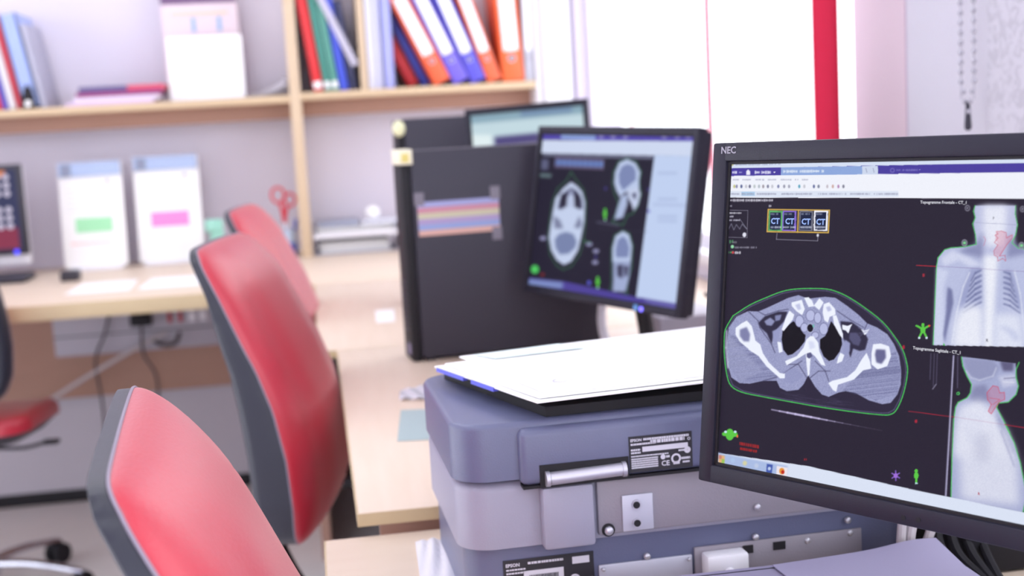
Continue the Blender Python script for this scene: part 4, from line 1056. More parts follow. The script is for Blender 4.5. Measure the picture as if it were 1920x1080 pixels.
A.poly(c2([(1585, 650), (1660, 640), (1680, 740), (1600, 760), (1560, 720)]), (128, 130, 168), 4, .8)
A.poly(c2([(1500, 770), (1620, 730), (1700, 790), (1760, 900), (1830, 1060), (1470, 1075), (1480, 860)]), (232, 234, 248), 8)
A.poly(c2([(1720, 800), (1760, 860), (1845, 1050), (1790, 1060), (1740, 930)]), (150, 154, 192), 4, .8)
A.poly(c3([(1500, 20), (1780, 10), (1860, 220), (1870, 480), (1520, 440)]), (228, 230, 244), 9, .9)
A.poly(c3([(1600, 60), (1680, 40), (1700, 190), (1640, 230), (1600, 180)]), (196, 198, 220), 8, .6)
A.line(c3([(1760, 30), (1840, 240)]), 2.2, (150, 152, 190), .7, 1.5)
for k in range(8): A.line(c2([(1500 + k * 6, 800 + k * 24), (1640, 840 + k * 26)]), 2.5, (206, 210, 234), .4, 2)
A.poly(sag, (120, 124, 168), al=.16, tex=speck); A.poly(c7(body), (120, 124, 168), al=.14, tex=speck)
A.poly(c2([(1335, 448), (1500, 470), (3200, 700), (3200, 440), (1335, 405)]), BGD, .3)
A.line(c2([(1512, 475), (1520, 530), (1545, 590), (1572, 640), (1566, 690), (1545, 720), (1492, 747), (1477, 775), (1466, 850), (1456, 1075)]) + c3([(1460, 430)]), 1.7, (80, 196, 100))
A.line(c2([(1856, 508), (1838, 550), (1838, 600), (1852, 650), (1838, 700), (1792, 745), (1732, 752), (1722, 778), (1760, 850), (1800, 930)]) + c3([(1790, 0), (1840, 100), (1876, 220), (1902, 350), (1912, 430), (1892, 520)]), 1.7, (80, 196, 100))
pts_ = c2([(1700, 648), (1730, 655), (1740, 690), (1768, 688), (1770, 730), (1740, 742), (1712, 780), (1690, 816), (1672, 800), (1690, 760), (1668, 730), (1664, 690)])
A.poly(pts_, (196, 110, 140), 1, .4); A.line(pts_, 1.2, (206, 70, 96), .9, closed=True); A.line(c2([(1680, 720), (1740, 730), (1700, 760)]), 1, (206, 80, 100), .8)
A.line(c2([(1197, 800), (1470, 835)]), 1.3, (170, 40, 60)); A.line(c2([(1470, 835), (1770, 880)]), .8, (180, 130, 160), .7); A.line(c2([(1770, 880), (1960, 910)]), 1.3, (176, 40, 60))
# table dashes
p0 = np.array(c2([(1465, 470)])[0]); p1 = np.array(c3([(1428, 425)])[0]); n_ = 70
for k in range(n_):
    a_ = p0 + (p1 - p0) * k / n_; b_ = p0 + (p1 - p0) * (k + .55) / n_
    A.line([tuple(a_), tuple(b_)], 3.2, (176, 172, 206), .85)
A.line(c2([(1490, 470), (1488, 660)]), 1.6, (110, 104, 136), .8, .5)
A.ell(*c2([(1492, 694)])[0], 3.2, 3.2, (80, 190, 100), .4, hole=.5)
for (x, y1_) in ((1330, 610), (1350, 650), (1368, 640)): A.line(c2([(x, 455), (x - 6, y1_)]), 1.3, (104, 98, 130), .8, .6)
A.line(c2([(1360, 640), (1340, 668)]), 1.6, (176, 172, 200), .8, .5)
# task bar
A.poly(c3([(40, 150), (60, 160), (600, 240), (1200, 375), (1926, 526), (3600, 850), (3600, 1000), (1926, 640), (1200, 462), (600, 340), (40, 245)]), (218, 226, 244), .4)
A.poly(c3([(40, 150), (100, 168), (480, 240), (470, 320), (100, 260), (40, 245)]), (150, 172, 220), 1.5, .7)
A.poly(c3([(66, 172), (102, 178), (98, 226), (64, 218)]), (226, 176, 120), 1.0); A.poly(c3([(66, 172), (84, 176), (82, 198), (64, 195)]), (196, 120, 120), .8, .8); A.poly(c3([(84, 196), (102, 200), (98, 226), (82, 222)]), (150, 200, 90), .8, .9)
for (x, y, c_) in ((150, 205, (176, 200, 236)), (222, 222, (222, 214, 150)), (292, 238, (196, 206, 230))): A.ell(*c3([(x, y)])[0], 4, 4.5, c_, 1.2, al=.8)
A.poly(c3([(354, 226), (390, 232), (384, 284), (350, 277)]), (70, 92, 172), .6); A.ell(*c3([(369, 255)])[0], 3, 3.4, (190, 206, 240), .8)
A.poly(c3([(414, 238), (480, 250), (474, 304), (410, 292)]), (236, 228, 236), .8); A.ell(*c3([(444, 270)])[0], 5, 6, (232, 150, 60), .6); A.ell(*c3([(450, 276)])[0], 3, 3.6, (190, 40, 30), .5)
A.a += (rng.random(A.a.shape[:2])[..., None].astype(np.float32) - .5) * .02
A.a = np.clip(A.a, 0, 1)

def monitor(name, label, o, yaw, tilt, roll, W, H, inner, base_xy, base_z, depth, logo=None, neck=True, brand=None):
    yw, tl, rl = yaw, tilt, roll
    w_ = Vector((math.cos(yw), math.sin(yw), 0)); n_ = Vector((math.sin(yw), -math.cos(yw), 0)); up = Vector((0, 0, 1))
    u2 = up * math.cos(tl) - n_ * math.sin(tl); n2 = n_ * math.cos(tl) + up * math.sin(tl)
    w3 = w_ * math.cos(rl) + u2 * math.sin(rl); u3 = u2 * math.cos(rl) - w_ * math.sin(rl)
    T = frame4(o, w3, u3, n2)
    t = thing(name, label, 'monitor', (base_xy[0], base_xy[1], base_z), yaw)
    l, r, tp, bt = inner   # inner opening in u and v
    bm = B(); D = .022
    box(bm, 0, l, 0, D, -H, 0, bev=.0022); box(bm, r, W, 0, D, -H, 0, bev=.0022)
    box(bm, l - .003, r + .003, 0, D, tp, 0, bev=.0022); box(bm, l - .003, r + .003, 0, D, -H, bt, bev=.0022)
    bz = ob('bezel', bm, M['bezel'], t, T)
    bm = B(); g = .0025   # sloping inner lip
    box(bm, l - .001, l + g, .003, D, bt, tp); box(bm, r - g, r + .001, .003, D, bt, tp); box(bm, l, r, .003, D, tp - g, tp + .001); box(bm, l, r, .003, D, bt - .001, bt + g)
    ob('inner_lip', bm, M['darker'], bz, T)
    bm = B(); 
    for k, (a, b_, yy0, yy1) in enumerate(((.004, .004, D - .001, D + .018), (.03, .03, D + .018, depth))):
        box(bm, a, W - a, yy0, yy1, -H + b_, -b_, bev=.005)
    ob('rear_housing', bm, M['bezel'], t, T)
    # stand
    c = Vector(o) + w3 * (W / 2) - u3 * (H * .62) - n2 * (depth + .01)
    bx_, by_ = base_xy
    bm = B(); tube(bm, [(bx_, by_, base_z + .01), (bx_ * .7 + c.x * .3, by_ * .7 + c.y * .3, base_z * .6 + c.z * .4), (c.x, c.y, c.z)], .03, 12, flat=.5)
    ob('neck', bm, M['darker'], t)
    bm = B(); prism(bm, [(.10 * math.cos(a), .085 * math.sin(a)) for a in [2 * PI * k / 32 for k in range(32)]], 0, .012, bev=.004, T=TR(bx_, by_, base_z + .0006, yaw))
    ob('foot', bm, M['darker'], t)
    return t, T, bz

M_N = [[727.584438, 44.573679, 1337.0], [-223.228092, -2039.025683, 268.0], [-0.631696, -0.036307, 1.0]]  # homography from screen plane to image pixels, baked from the fitted camera
oN = (0.368206, 1.150571, 1.177392)
tN, TN, bzN = monitor('monitor', 'large dark framed monitor in the right foreground showing CT scans', oN, -1.005615, 0.129821, 0.003554, .405, .315, (.0163, .389, -.0173, -.298), (.705, 1.03), .7135, .06)
scN = screen_grid('screen', A, M_N, .0165, .3885, -.2978, -.0175, 620, 520, tN, TN, .0055)
Mi = np.linalg.inv(np.array(M_N))
def inv(x, y, Mi=Mi): q = Mi @ np.array([x, y, 1.0]); return q[0] / q[2], q[1] / q[2]
def vscale(x, y, Mh): # image pixels per scene unit, vertical
    u, v = inv(x, y, np.linalg.inv(np.array(Mh))); Mh = np.array(Mh)
    f = lambda vv: (Mh @ np.array([u, vv, 1.0]))
    a, b_ = f(v), f(v + .001); return abs(a[1] / a[2] - b_[1] / b_[2]) / .001
def tx_(s, x, y, hpx, off=.02):
    u, v = inv(x, y); return (s, u, v, hpx / vscale(x, y, M_N), off)
its = [tx_('Topogramme Frontale - CT_1', 1719, 381, 5.6), tx_('Topogramme Sagittale - CT_1', 1705, 655, 5.8), tx_('R', 1842, 641, 6), tx_('F', 1855, 411, 5)]
bm = text_bm([t_ for t_ in its[:2]]); ob('screen_captions', bm, emis('caption_white', (226, 226, 236)), scN, TN @ Matrix.Translation((0, .0051, 0)))
bm = text_bm(its[2:]); ob('screen_letters', bm, emis('letter_dark', (60, 56, 80)), scN, TN @ Matrix.Translation((0, .0051, 0)))
bm = text_bm([tx_('R', 1827, 929, 5, .04), tx_('A', 1840, 380, .1)][:1]); ob('screen_red_letter', bm, emis('letter_red', (176, 50, 70)), scN, TN @ Matrix.Translation((0, .0051, 0)))
bm = text_bm([tx_('CT', x, y, 11, .05) for x, y in ((1438.5, 419), (1465.5, 419.5), (1496, 420), (1523.5, 420.5))]); ob('tile_letters', bm, emis('ct_blue', (150, 180, 246)), scN, TN @ Matrix.Translation((0, .0051, 0)))
u_, v_ = inv(1352, 288)
bm = text_bm([('NEC', u_, v_, .0064, .03)]); ob('maker_lettering', bm, flat('logo_grey', (150, 146, 160)), bzN, TN @ Matrix.Translation((0, -.0004, 0)))
bm = B()
for (x, y) in ((1694, 971), (1722, 975)):
    u, v = inv(x, y); cyl(bm, (u, -.0006, v), (u, .002, v), .0022, n=12)
ob('button', bm, M['darker'], bzN, TN)

# ---------------------------------------------------------------- middle monitor content, traced in image pixels
A = Sheet(965, 205, 380, 420, (36, 32, 50))
def c6(p): return sc2(p, 2.455, 960, 200)
def F6(p, c, blur=.8, al=1.0): A.poly(c6(p), c, blur, al)
F6([(100, 110), (860, 110), (860, 160), (100, 150)], (84, 72, 172), .4); F6([(215, 122), (375, 124), (375, 152), (215, 148)], (140, 162, 220), .8)
for x in (400, 455, 512, 690, 750, 800): A.ell(*c6([(x, 138)])[0], 5, 3, (196, 196, 232), 1.2, al=.6)
F6([(100, 152), (860, 158), (860, 228), (100, 212)], (206, 216, 240), .5); F6([(130, 214), (640, 224), (640, 240), (130, 226)], (190, 200, 232), 1, .5)
F6([(645, 222), (860, 226), (780, 980), (560, 880)], (192, 208, 240), .6)
for y in (300, 420, 500, 520): F6([(660, y), (750, y), (748, y + 10), (658, y + 9)], (164, 178, 216), 1.5, .7)
F6([(640, 440), (820, 446), (818, 462), (638, 456)], (176, 190, 226), 1, .7)
F6([(188, 230), (415, 238), (412, 290), (184, 280)], (96, 84, 112), .8); F6([(192, 242), (410, 250), (408, 278), (188, 268)], (104, 134, 200), 1.2, .85)
for k in range(9): A.line(c6([(196 + k * 24, 240), (194 + k * 24, 282)]), 1.2, (70, 66, 110), .8)
F6([(125, 240), (160, 242), (156, 290), (122, 288)], (118, 124, 160), 2, .7); F6([(118, 305), (172, 308), (170, 326), (116, 322)], (120, 150, 150), 1.5, .7)
# axial skull
A.line(c6([(262, 300), (240, 340), (200, 375), (175, 440), (165, 520), (155, 600), (165, 680), (195, 730), (225, 750), (262, 735), (300, 680), (318, 620), (326, 540), (330, 440), (318, 380), (288, 340)]), 1.5, (64, 130, 84), .9, .5, closed=True)
ring = [(262, 345), (225, 375), (190, 420), (178, 480), (168, 540), (160, 600), (170, 660), (195, 705), (228, 728), (262, 712), (294, 660), (308, 600), (322, 530), (326, 440), (312, 390), (290, 365)]
F6(ring, (196, 208, 236), 1.0)
F6([(262, 370), (232, 392), (208, 430), (200, 470), (225, 470), (232, 430), (250, 405), (275, 405), (290, 440), (292, 470), (314, 470), (312, 430), (292, 390)], (70, 70, 100), 1.5)
F6([(215, 400), (245, 400), (240, 460), (212, 462)], (44, 40, 60), 1.5); F6([(275, 400), (302, 405), (300, 465), (278, 462)], (44, 40, 60), 1.5)
F6([(252, 380), (270, 380), (272, 460), (248, 460)], (180, 190, 222), 2, .8)
F6([(180, 500), (210, 520), (226, 560), (186, 560)], (76, 78, 110), 2, .6); F6([(300, 500), (312, 540), (300, 560), (276, 555)], (76, 78, 110), 2, .6)
F6([(238, 575), (272, 585), (288, 620), (280, 650), (250, 676), (210, 680), (190, 650), (186, 610), (205, 585)], (120, 132, 172), 1.5)
F6([(140, 560), (150, 600), (160, 660), (150, 620)], (90, 90, 120), 1); 
for (x, y) in ((132, 605), (345, 632), (376, 664), (372, 716)): A.ell(*c6([(x, y)])[0], 6, 4, (170, 170, 214), 1, al=.8)
A.line(c6([(318, 615), (350, 628)]), 1.6, (70, 150, 90), .9, .5)
# sagittal head
sagh = [(520, 236), (480, 252), (458, 300), (452, 350), (462, 400), (480, 440), (470, 490), (450, 530), (500, 545), (520, 500), (545, 492), (566, 460), (582, 400), (574, 340), (584, 300), (560, 250)]
A.line(c6(sagh), 1.6, (60, 130, 84), .9, .5, closed=True)
F6([(520, 240), (484, 255), (464, 300), (460, 350), (470, 385), (490, 420), (500, 400), (540, 380), (575, 380), (574, 340), (580, 300), (558, 258)], (186, 200, 232), 1.2)
F6([(520, 262), (494, 275), (480, 310), (482, 350), (500, 385), (530, 360), (560, 335), (560, 295), (545, 270)], (124, 136, 180), 1.2)
F6([(520, 380), (570, 370), (582, 400), (570, 450), (550, 480), (536, 440), (524, 420)], (196, 206, 234), 1.6); F6([(540, 400), (562, 395), (556, 430)], (60, 60, 90), 1.6)
F6([(490, 415), (522, 395), (520, 450), (500, 510), (460, 520), (470, 480)], (172, 186, 220), 1.8)
A.line(c6([(380, 530), (480, 546)]), 2.4, (120, 124, 150), .7, 1)
figure(*c6([(418, 492)])[0], .8, side=True)
# coronal head
A.line(c6([(500, 568), (462, 590), (448, 650), (448, 760), (446, 830), (430, 858), (520, 864), (520, 800), (540, 740), (546, 640), (530, 584)]), 1.5, (60, 130, 84), .9, .5, closed=True)
F6([(500, 572), (466, 594), (452, 650), (452, 716), (536, 716), (542, 640), (528, 588)], (186, 200, 232), 1.2); F6([(500, 594), (476, 612), (466, 655), (468, 694), (524, 694), (530, 650), (518, 610)], (124, 136, 180), 1.2)
F6([(456, 710), (536, 712), (530, 780), (512, 852), (452, 850), (456, 790)], (160, 172, 210), 1.5); F6([(472, 730), (500, 725), (498, 790), (475, 780)], (60, 58, 86), 2); F6([(505, 730), (526, 735), (520, 780), (508, 780)], (60, 58, 86), 2)
figure(*c6([(384, 806)])[0], .8, side=True); A.ell(*c6([(344, 810)])[0], 3.6, 4.4, (90, 90, 200), .8); A.ell(*c6([(95, 748)])[0], 7.5, 8, (80, 200, 96), 1.2); A.ell(*c6([(130, 772)])[0], 4, 3, (130, 40, 40), 1)
for (x, y) in ((420, 375), (618, 380), (618, 480), (375, 690)): A.ell(*c6([(x, y)])[0], 2.4, 3.6, (80, 70, 170), 1, al=.7)
A.line(c6([(380, 560), (612, 575)]), .8, (70, 70, 90), .5)
F6([(50, 786), (240, 806), (600, 884), (600, 910), (40, 830)], (78, 66, 150), .6); F6([(60, 792), (225, 808), (222, 838), (58, 822)], (130, 150, 200), 2.5, .9)
F6([(580, 878), (770, 910), (768, 950), (578, 905)], (78, 66, 150), 1.0, .8)
M_M = [[262.751206, 70.901068, 1009.233078], [-71.652774, -965.790626, 236.048333], [-0.319083, -0.023317, 1.0]]  # maps the middle screen plane to image pixel positions
oM = (0.441904, 2.483031, 1.193317)
tM, TM, bzM = monitor('monitor', 'dark framed monitor in the middle showing skull scans, before the striped tower', oM, -1.087178, 0.166507, -0.03301, .443, .325, (.0092, .431, -.0140, -.3120), (.60, 2.30), .7402, .055)
screen_grid('screen', A, M_M, .0092, .431, -.3119, -.0141, 260, 220, tM, TM, .0055)
bm = B(); cyl(bm, (.3475, -.001, -.3195), (.3475, .002, -.3195), .0042, n=16); ob('power_light', bm, emis('power_violet', (120, 110, 255), 2.5), bzM, TM)
ob('sticker', bx(.328, .338, -.0006, 0, -.3235, -.3135), flat('sticker_blue', (96, 150, 214)), bzM, TM)

# far monitor
oF = (.384, 3.20, 1.239)
tF, TF, bzF = monitor('monitor', 'small far monitor with a pale window behind the dark towers', oF, -.32, .05, .035, .31, .28, (.012, .298, -.014, -.26), (.60, 3.28), .7402, .05)
A = Sheet(0, 0, 100, 100, (150, 170, 190))
A.poly([(0, 0), (100, 0), (100, 9), (0, 9)], (140, 170, 186)); A.poly([(45, 0), (90, 0), (90, 7), (45, 7)], (120, 146, 176), 1); A.poly([(0, 9), (100, 9), (100, 100), (0, 100)], (196, 218, 226), 1)
A.poly([(0, 20), (18, 22), (18, 60), (0, 60)], (226, 240, 242), 1); A.poly([(20, 24), (60, 24), (60, 60), (20, 60)], (84, 76, 128), 1); A.poly([(60, 24), (100, 24), (100, 60), (60, 60)], (214, 206, 214), 1); A.poly([(0, 34), (100, 34), (100, 44), (0, 44)], (216, 206, 214), 1)
k_ = 100 / .286; kv = 100 / .246
screen_grid('screen', A, [[k_, 0, -.012 * k_], [0, -kv, -.014 * kv], [0, 0, 1]], .0122, .2978, -.2599, -.0141, 60, 60, tF, TF, .0055)

# ================================================================ SCANNER
sc_ = thing('scanner', 'grey flatbed scanner seen from behind, papers on its lid', 'scanner', (.36, 1.37, .714))
_ob = ob; TS = Matrix.Translation((.12, 1.228, 0)) @ Matrix.Rotation(.028, 4, 'Z') @ Matrix.Translation((-.12, -1.228, 0))
def ob(name, bm, m, parent=None, T=None, **k): return _ob(name, bm, m, parent, TS if T is None else TS @ T, **k)
fx = .966
def X_(v): return v * fx
def Z_(v): return 1.21 - (1.21 - v) * fx
YK = 1.228
def rr_(x0, x1, y0, y1, r): return rrect(x0, x1, y0, y1, r, 8)
bm = B(); prism(bm, rr_(.124, .612, YK + .006, 1.50, .034), .716, .788); ob('lower_body', bm, M['scandark'], sc_)
bm = B(); prism(bm, rr_(.118, .618, YK, 1.505, .036), .783, .851, bev=.010); ub = ob('upper_body', bm, M['scanmid'], sc_)
# lid: wedge with rounded rim and raised rear beam
bm = B(); prism(bm, rr_(.116, .620, YK - .004, 1.508, .038), .854, .912, bev=.006); ob('lid', bm, M['scandark'], sc_)
lid_ob = [o_ for o_ in sc_.children if o_.name.startswith('lid')][0]
bm = B(); box(bm, .180, .600, YK - .014, YK + .03, .848, .906, bev=.008, seg=3); ob('rear_beam', bm, M['scandark'], lid_ob)
ob('seam', bx(.182, .60, YK - .0135, YK + .02, .8455, .8485), M['darker'], lid_ob)
# hinge
hg = ob('hinge_cover', bx(X_(.207), X_(.262), YK - .016, YK + .01, .781, .8455, bev=.004), M['scanmid'], sc_)
bm = B(); cyl(bm, (X_(.216), YK - .018, .8555), (X_(.292), YK - .018, .8575), .0066, n=20); 
for x in (.206, .284): cyl(bm, (x - .002, YK - .018, .8555 + (x > .25) * .002), (x + .002, YK - .018, .8555 + (x > .25) * .002), .0078, n=14)
ob('hinge_bar', bm, M['metal'], hg)
ob('hinge_recess', bx(.199, .290, YK - .0155, YK - .0115, .8462, .869), M['darker'], hg)
# recessed warm panel
ob('rear_panel', bx(.258, .608, YK - .006, YK + .003, .787, .8455, bev=.003), M['scanwarm'], sc_)
pl = ob('socket_plate', bx(.283, .3155, YK - .0085, YK - .0061, .789, .827, bev=.001), M['plate'], sc_)
for z in (.8165, .7975):
    bm = B(); cyl(bm, (.298, YK - .0105, z), (.298, YK - .006, z), .0052, n=18); ob('socket_ring', bm, M['metal'], pl)
    bm = B(); cyl(bm, (.2975, YK - .0112, z), (.2975, YK - .0104, z), .0036, n=18); ob('socket_hole', bm, M['darker'], pl)
def screw(x, z, y=YK - .004, r=.0045, par=sc_):
    bm = B(); cyl(bm, (x, y - .003, z), (x, y, z), r * .9, n=16); sph(bm, (x, y - .003, z), r * .85, 14, (1, .5, 1)); return ob('screw', bm, M['metal'], par)
bm = B(); cyl(bm, (.268, YK - .0075, .7925), (.268, YK - .005, .7925), .0068, n=20); ob('screw_well', bm, M['darker'], sc_)
screw(.268, .7925, YK - .0072, .005); screw(.427, .799, YK - .0055, .004)
for (x, z) in ((.310, .7565), (.428, .7635), (.485, .7530), (.531, .7700), (.533, .7560)): screw(x, z, YK + .0050, .004)
ob('port_plate', bx(.2585, .358, YK + .002, YK + .0055, .7165, .7530, bev=.001), M['plate'], sc_)
for (x, z) in ((.2625, .749), (.354, .749)): screw(x, z, YK + .002, .0022)
ob('port_strip', bx(.3605, .546, YK + .002, YK + .0055, .7165, .7600, bev=.001), M['scanwarm'], sc_)
cn = thing('cable_plug', 'white data plug pushed into the back of the scanner', 'plug', (.39, YK - .03, .73))
ob('housing', bx(.367, .412, YK - .020, YK + .0015, .728, .7560, bev=.003), M['whitep'], cn)
bm = B(); tube(bm, [(.390, YK - .020, .738), (.391, YK - .034, .736), (.394, YK - .042, .726)], .0055, 10); ob('cord', bm, M['whitep'], cn)
for (x, wd) in ((.421, .008), (.456, .0095)): ob('port', bx(x - wd, x + wd * .4, YK + .0008, YK + .002, .7475, .7560), M['darker'], sc_)
# rating labels
def rating(x0, x1, z0, z1, y, kind):
    lb_ = ob('rating_label', bx(x0, x1, y - .0006, y, z0, z1), flat('label_black', (34, 32, 42)), sc_)
    W, H = x1 - x0, z1 - z0; bm = B()
    def t(a, b_, c, d): box(bm, x0 + a * W, x0 + b_ * W, y - .0010, y - .0007, z0 + c * H, z0 + d * H)
    def words(a, b_, c, h, cell=.03):
        x = a
        while x < b_:
            k = random.uniform(.6, 1.4) * cell; t(x, min(b_, x + k * .82), c, c + h); x += k
    def ringt(cx, cz, r, hole=.6):
        n = 18; R0 = [(cx * W + x0 + r * math.cos(2 * PI * i / n), cz * H + z0 + r * math.sin(2 * PI * i / n)) for i in range(n)]
        R1 = [(cx * W + x0 + hole * r * math.cos(2 * PI * i / n), cz * H + z0 + hole * r * math.sin(2 * PI * i / n)) for i in range(n)]
        o_ = [bm.verts.new((p[0], y - .0010, p[1])) for p in R0]; i_ = [bm.verts.new((p[0], y - .0010, p[1])) for p in R1]
        for k in range(n): bm.faces.new((o_[k], o_[(k + 1) % n], i_[(k + 1) % n], i_[k]))
    if kind == 1:
        words(.23, .95, .87, .06); words(.03, .42, .755, .05); words(.34, .88, .77, .09, .05); words(.03, .18, .60, .05); words(.03, .18, .52, .05)
        t(.21, .93, .555, .695); words(.03, .62, .43, .035); 
        for k in range(5): words(.03, .45, .35 - k * .06, .04, .02)
        ringt(.95, .80, .0016); ringt(.92, .49, .0034, .1); words(.78, .88, .47, .05, .02)
        ringt(.53, .36, .0026, .0); words(.58, .64, .33, .06, .02); ringt(.735, .28, .0052, .62); t(.69, .79, .12, .20); words(.82, .96, .24, .06, .03); words(.84, .95, .14, .05, .02)
    else:
        words(.27, .66, .87, .05, .035); words(.03, .24, .76, .035); words(.03, .24, .68, .035)
        t(.22, .66, .28, .72); ringt(.78, .40, .0058, .6); t(.74, .83, .22, .28); words(.86, .98, .36, .06, .04); words(.24, .62, .14, .05, .03); words(.7, .98, .14, .05, .03)
        t(.76, .95, .76, .92)
    ob('printing', bm, flat('label_ink', (206, 204, 218)), lb_)
    its = [('EPSON', x0 + .025 * W, z0 + (.86 if kind == 1 else .85) * H, .075 * H, .05)]
    if kind == 1: its += [('CE', x0 + .50 * W, z0 + .115 * H, .14 * H, .03)]
    tb = text_bm(its); ob('lettering', tb, flat('label_ink', (206, 204, 218)), lb_, Matrix.Translation((0, y - .0010, 0)))
    if kind == 2:
        bm = B(); x = x0 + .28 * W
        while x < x0 + .60 * W: k = random.uniform(.0004, .0010); box(bm, x, x + k, y - .0016, y - .0011, z0 + .42 * H, z0 + .62 * H); x += k + random.uniform(.0004, .0009)
        ob('barcode', bm, M['darker'], lb_)
rating(.291, .357, .8515, .8885, YK - .0142, 1)
rating(.160, .254, .7225, .7685, YK + .0055, 2)
ob = _ob

# thin black slab for the dark wedge under the papers, then the papers
bm = B(); prism(bm, [(.134, 1.470), (.212, 1.236), (.40, 1.246), (.53, 1.255), (.53, 1.49)], .9125, .9225); tag(ob('folder', bm, M['darker'], base=(.3, 1.38, .9125)), 'thin black slab between the scanner lid and the white papers', 'folder')
def droop(u, v): return 0
sheets = [([(.122, 1.450, .931), (.199, 1.205, .934), (.52, 1.238, .9365), (.56, 1.52, .934)], 'lowest white sheet on the scanner, its blue striped edge showing'),
          ([(.134, 1.448, .9335), (.203, 1.215, .9365), (.53, 1.243, .9395), (.57, 1.53, .9365)], 'second white sheet of the pile on the scanner'),
          ([(.154, 1.475, .9355), (.212, 1.222, .9385), (.54, 1.248, .9415), (.58, 1.545, .9385)], 'topmost white sheet of the pile on the scanner')]
for k, (c_, l_) in enumerate(sheets):
    bm = B(); sheet(bm, c_, t=.0016, k=12, f=lambda u, v, k=k: .001 * math.sin(5 * u + k) * (u * (1 - u)) * 2)
    if k == 0:
        t = thing('paper_sheet', l_, 'paper', (.35, 1.36, .924), 0, 'papers on the scanner')
        ob('page', bm, M['paper'], t)
        bm = B(); c0, c1_ = Vector(c_[0]), Vector(c_[1])
        for (a, b_) in ((.03, .32), (.40, .62)):
            p, q = c0.lerp(c1_, a), c0.lerp(c1_, b_); n = Vector((-.0012, -.0004, 0)); d_ = Vector((0, 0, -.0034)); e = Vector((0, 0, .0010))
            v = [bm.verts.new(x) for x in (p + n + d_, q + n + d_, q + n + e, p + n + e, p - n * 4 + d_, q - n * 4 + d_, q - n * 4 + e, p - n * 4 + e)]
            for f_ in ((0, 1, 2, 3), (7, 6, 5, 4), (0, 4, 5, 1), (3, 2, 6, 7), (1, 5, 6, 2), (0, 3, 7, 4)): bm.faces.new([v[i] for i in f_])
        ob('blue_edge', bm, flat('edge_blue', (92, 96, 214)), t)
    else:
        tag(ob('paper_sheet', bm, M['paper'], base=(.35, 1.36, c_[0][2])), l_, 'paper', 'papers on the scanner')
bm = B(); sheet(bm, [(.170, 1.468, .9385), (.19, 1.430, .9392), (.30, 1.445, .9405), (.275, 1.488, .9395)], t=.0006, k=4)
tag(ob('paper_slip', bm, flat('pale_teal', (224, 238, 236)), base=(.23, 1.45, .9415)), 'pale teal slip on the far left corner of the paper pile', 'paper')
bm = B(); tube(bm, [(.262, 1.275, .9415), (.232, 1.262, .9415), (.228, 1.272, .9415), (.245, 1.285, .9415)], .0006, 6)
tag(ob('paper_clip', bm, M['metal'], base=(.24, 1.27, .9425)), 'thin metal clip on the near edge of the paper pile', 'clip')

# ================================================================ FOREGROUND DESK ITEMS
bs = thing('desktop_computer', 'flat lilac grey computer case lying under the large monitor', 'computer', (.44, .98, .7135))
ob('case', bx(.22, .598, .80, 1.178, .7135, .756, bev=.003), M['purpleg'], bs)
ob('lid_seam', bx(.225, .50, 1.1660, 1.1672, .7555, .7566), M['case'], bs)
bm = B(); sheet(bm, [(.42, 1.170, .7572), (.600, 1.184, .7585), (.582, 1.045, .7575), (.43, 1.00, .7572)], t=.001, k=16, f=lambda u, v: .0042 * math.exp(-((u - .86) / .2) ** 2) * (1 - v * .6))
tag(ob('paper_sheet', bm, M['purpleg'], base=(.5, 1.08, .758)), 'curled lilac grey sheet below the large monitor', 'paper')
for k, (pts, r_) in enumerate((([(.600, 1.21, .90), (.578, 1.205, .80), (.570, 1.20, .76), (.566, 1.195, .722)], .0048), ([(.606, 1.20, .90), (.592, 1.205, .80), (.580, 1.20, .76), (.575, 1.19, .722)], .0052), ([(.64, 1.20, .88), (.622, 1.20, .80), (.603, 1.20, .765), (.585, 1.195, .722)], .005))):
    bm = B(); tube(bm, pts, r_, 10); tag(ob('cable', bm, M['cable'], base=pts[-1]), ['leftmost of three pale cables hanging behind the large monitor', 'middle of three pale cables hanging behind the large monitor', 'rightmost of three pale cables hanging behind the large monitor'][k], 'cable', 'pale cables behind the large monitor')
bm = B(); tube(bm, [(.612, 1.17, .722), (.608, 1.12, .718), (.606, 1.05, .717), (.606, .92, .717)], .003, 8); tag(ob('cable', bm, M['cable'], base=(.61, 1.1, .714)), 'pale cable running along the desk at the lower right corner', 'cable')
bm = B()
for k in range(4): tube(bm, [(.61 + k * .012, 1.215, .86), (.617 + k * .012, 1.215, .80), (.61 + k * .015, 1.19, .745), (.64, 1.15 - .012 * k, .72)], .005, 8)
tag(ob('cable_bundle', bm, M['darker'], base=(.65, 1.2, .72)), 'bundle of dark cables behind the large monitor', 'cables')
tag(ob('dark_box', bx(.635, .85, 1.19, 1.36, .7138, .80, bev=.006), M['darker'], base=(.72, 1.25, .7138)), 'plain black box added on the low desk behind the large monitor', 'box')  # added block that darkens the gap behind the pale cables
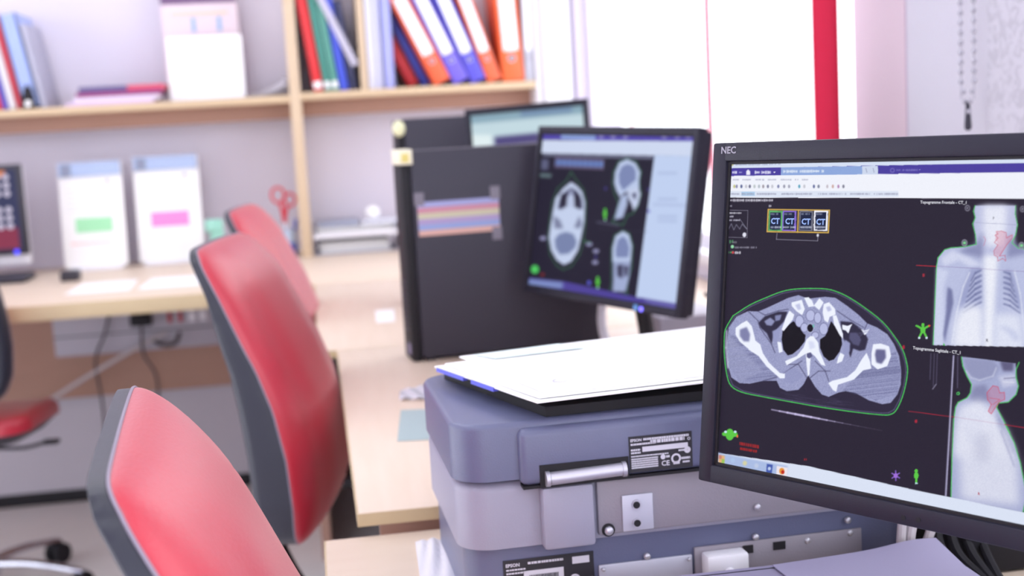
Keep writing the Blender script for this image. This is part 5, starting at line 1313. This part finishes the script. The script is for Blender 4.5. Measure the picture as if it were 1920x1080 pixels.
# plastic bag on the low desk
bm = B(); sheet(bm, [(.088, 1.482, .7137), (.128, 1.478, .7137), (.15, 1.33, .7137), (.082, 1.33, .7137)], t=.002, k=14, f=lambda u, v: .004 * abs(math.sin(9 * u + 4 * v)) * math.sin(PI * u) )
tag(ob('plastic_sleeve', bm, mat('cloudy_plastic', (236, 234, 242), .15, spec=.8), base=(.11, 1.4, .7137)), 'crumpled white plastic sleeve on the low desk left of the scanner', 'sleeve')
# small papers on the first desk
for (c_, m_, l_) in (
    ([(.095, 1.882, .7404), (.150, 1.872, .7404), (.162, 2.078, .7404), (.115, 2.090, .7404)], flat('sage_card', (166, 184, 186)), 'pale green card on the desk left of the scanner'),
    ([(.125, 3.07, .7404), (.170, 3.072, .7404), (.181, 3.28, .7404), (.132, 3.278, .7404)], M['paper'], 'small white card on the desk left of the striped tower')):
    bm = B(); sheet(bm, c_, t=.0008, k=3); tag(ob('card', bm, m_, base=c_[0]), l_, 'card')
bm = B(); sheet(bm, [(.118, 2.17, .7404), (.17, 2.15, .7404), (.18, 2.27, .7404), (.125, 2.24, .7404)], t=.001, k=10, f=lambda u, v: .004 * abs(math.sin(7 * u + 3 * v)))
tag(ob('plastic_sleeve', bm, mat('clear_plastic', (226, 224, 234), .12, spec=.8), base=(.14, 2.2, .7404)), 'small crumpled clear sleeve beyond the pale green card', 'sleeve')
# things behind the middle monitor
bm = B(); box(bm, .66, .80, 2.45, 2.62, .7405, .80, bev=.006); tag(ob('box', bm, M['greyp'], base=(.72, 2.5, .7405)), 'grey box on the desk behind the middle monitor', 'box')
bm = B(); tube(bm, [(.565, 2.50, .88), (.545, 2.46, .80), (.555, 2.42, .752), (.62, 2.44, .748)], .009, 10); tag(ob('cable', bm, M['whitep'], base=(.55, 2.44, .75)), 'thick white cable beside the foot of the middle monitor', 'cable')
bm = B(); tube(bm, [(.74, 2.40, .85), (.80, 2.36, .80), (.86, 2.34, .79), (.93, 2.34, .84), (1.0, 2.34, .95)], .004, 8); tag(ob('cable', bm, M['cablek'], base=(.8, 2.36, .8)), 'thin black cable looping right of the middle monitor', 'cable')
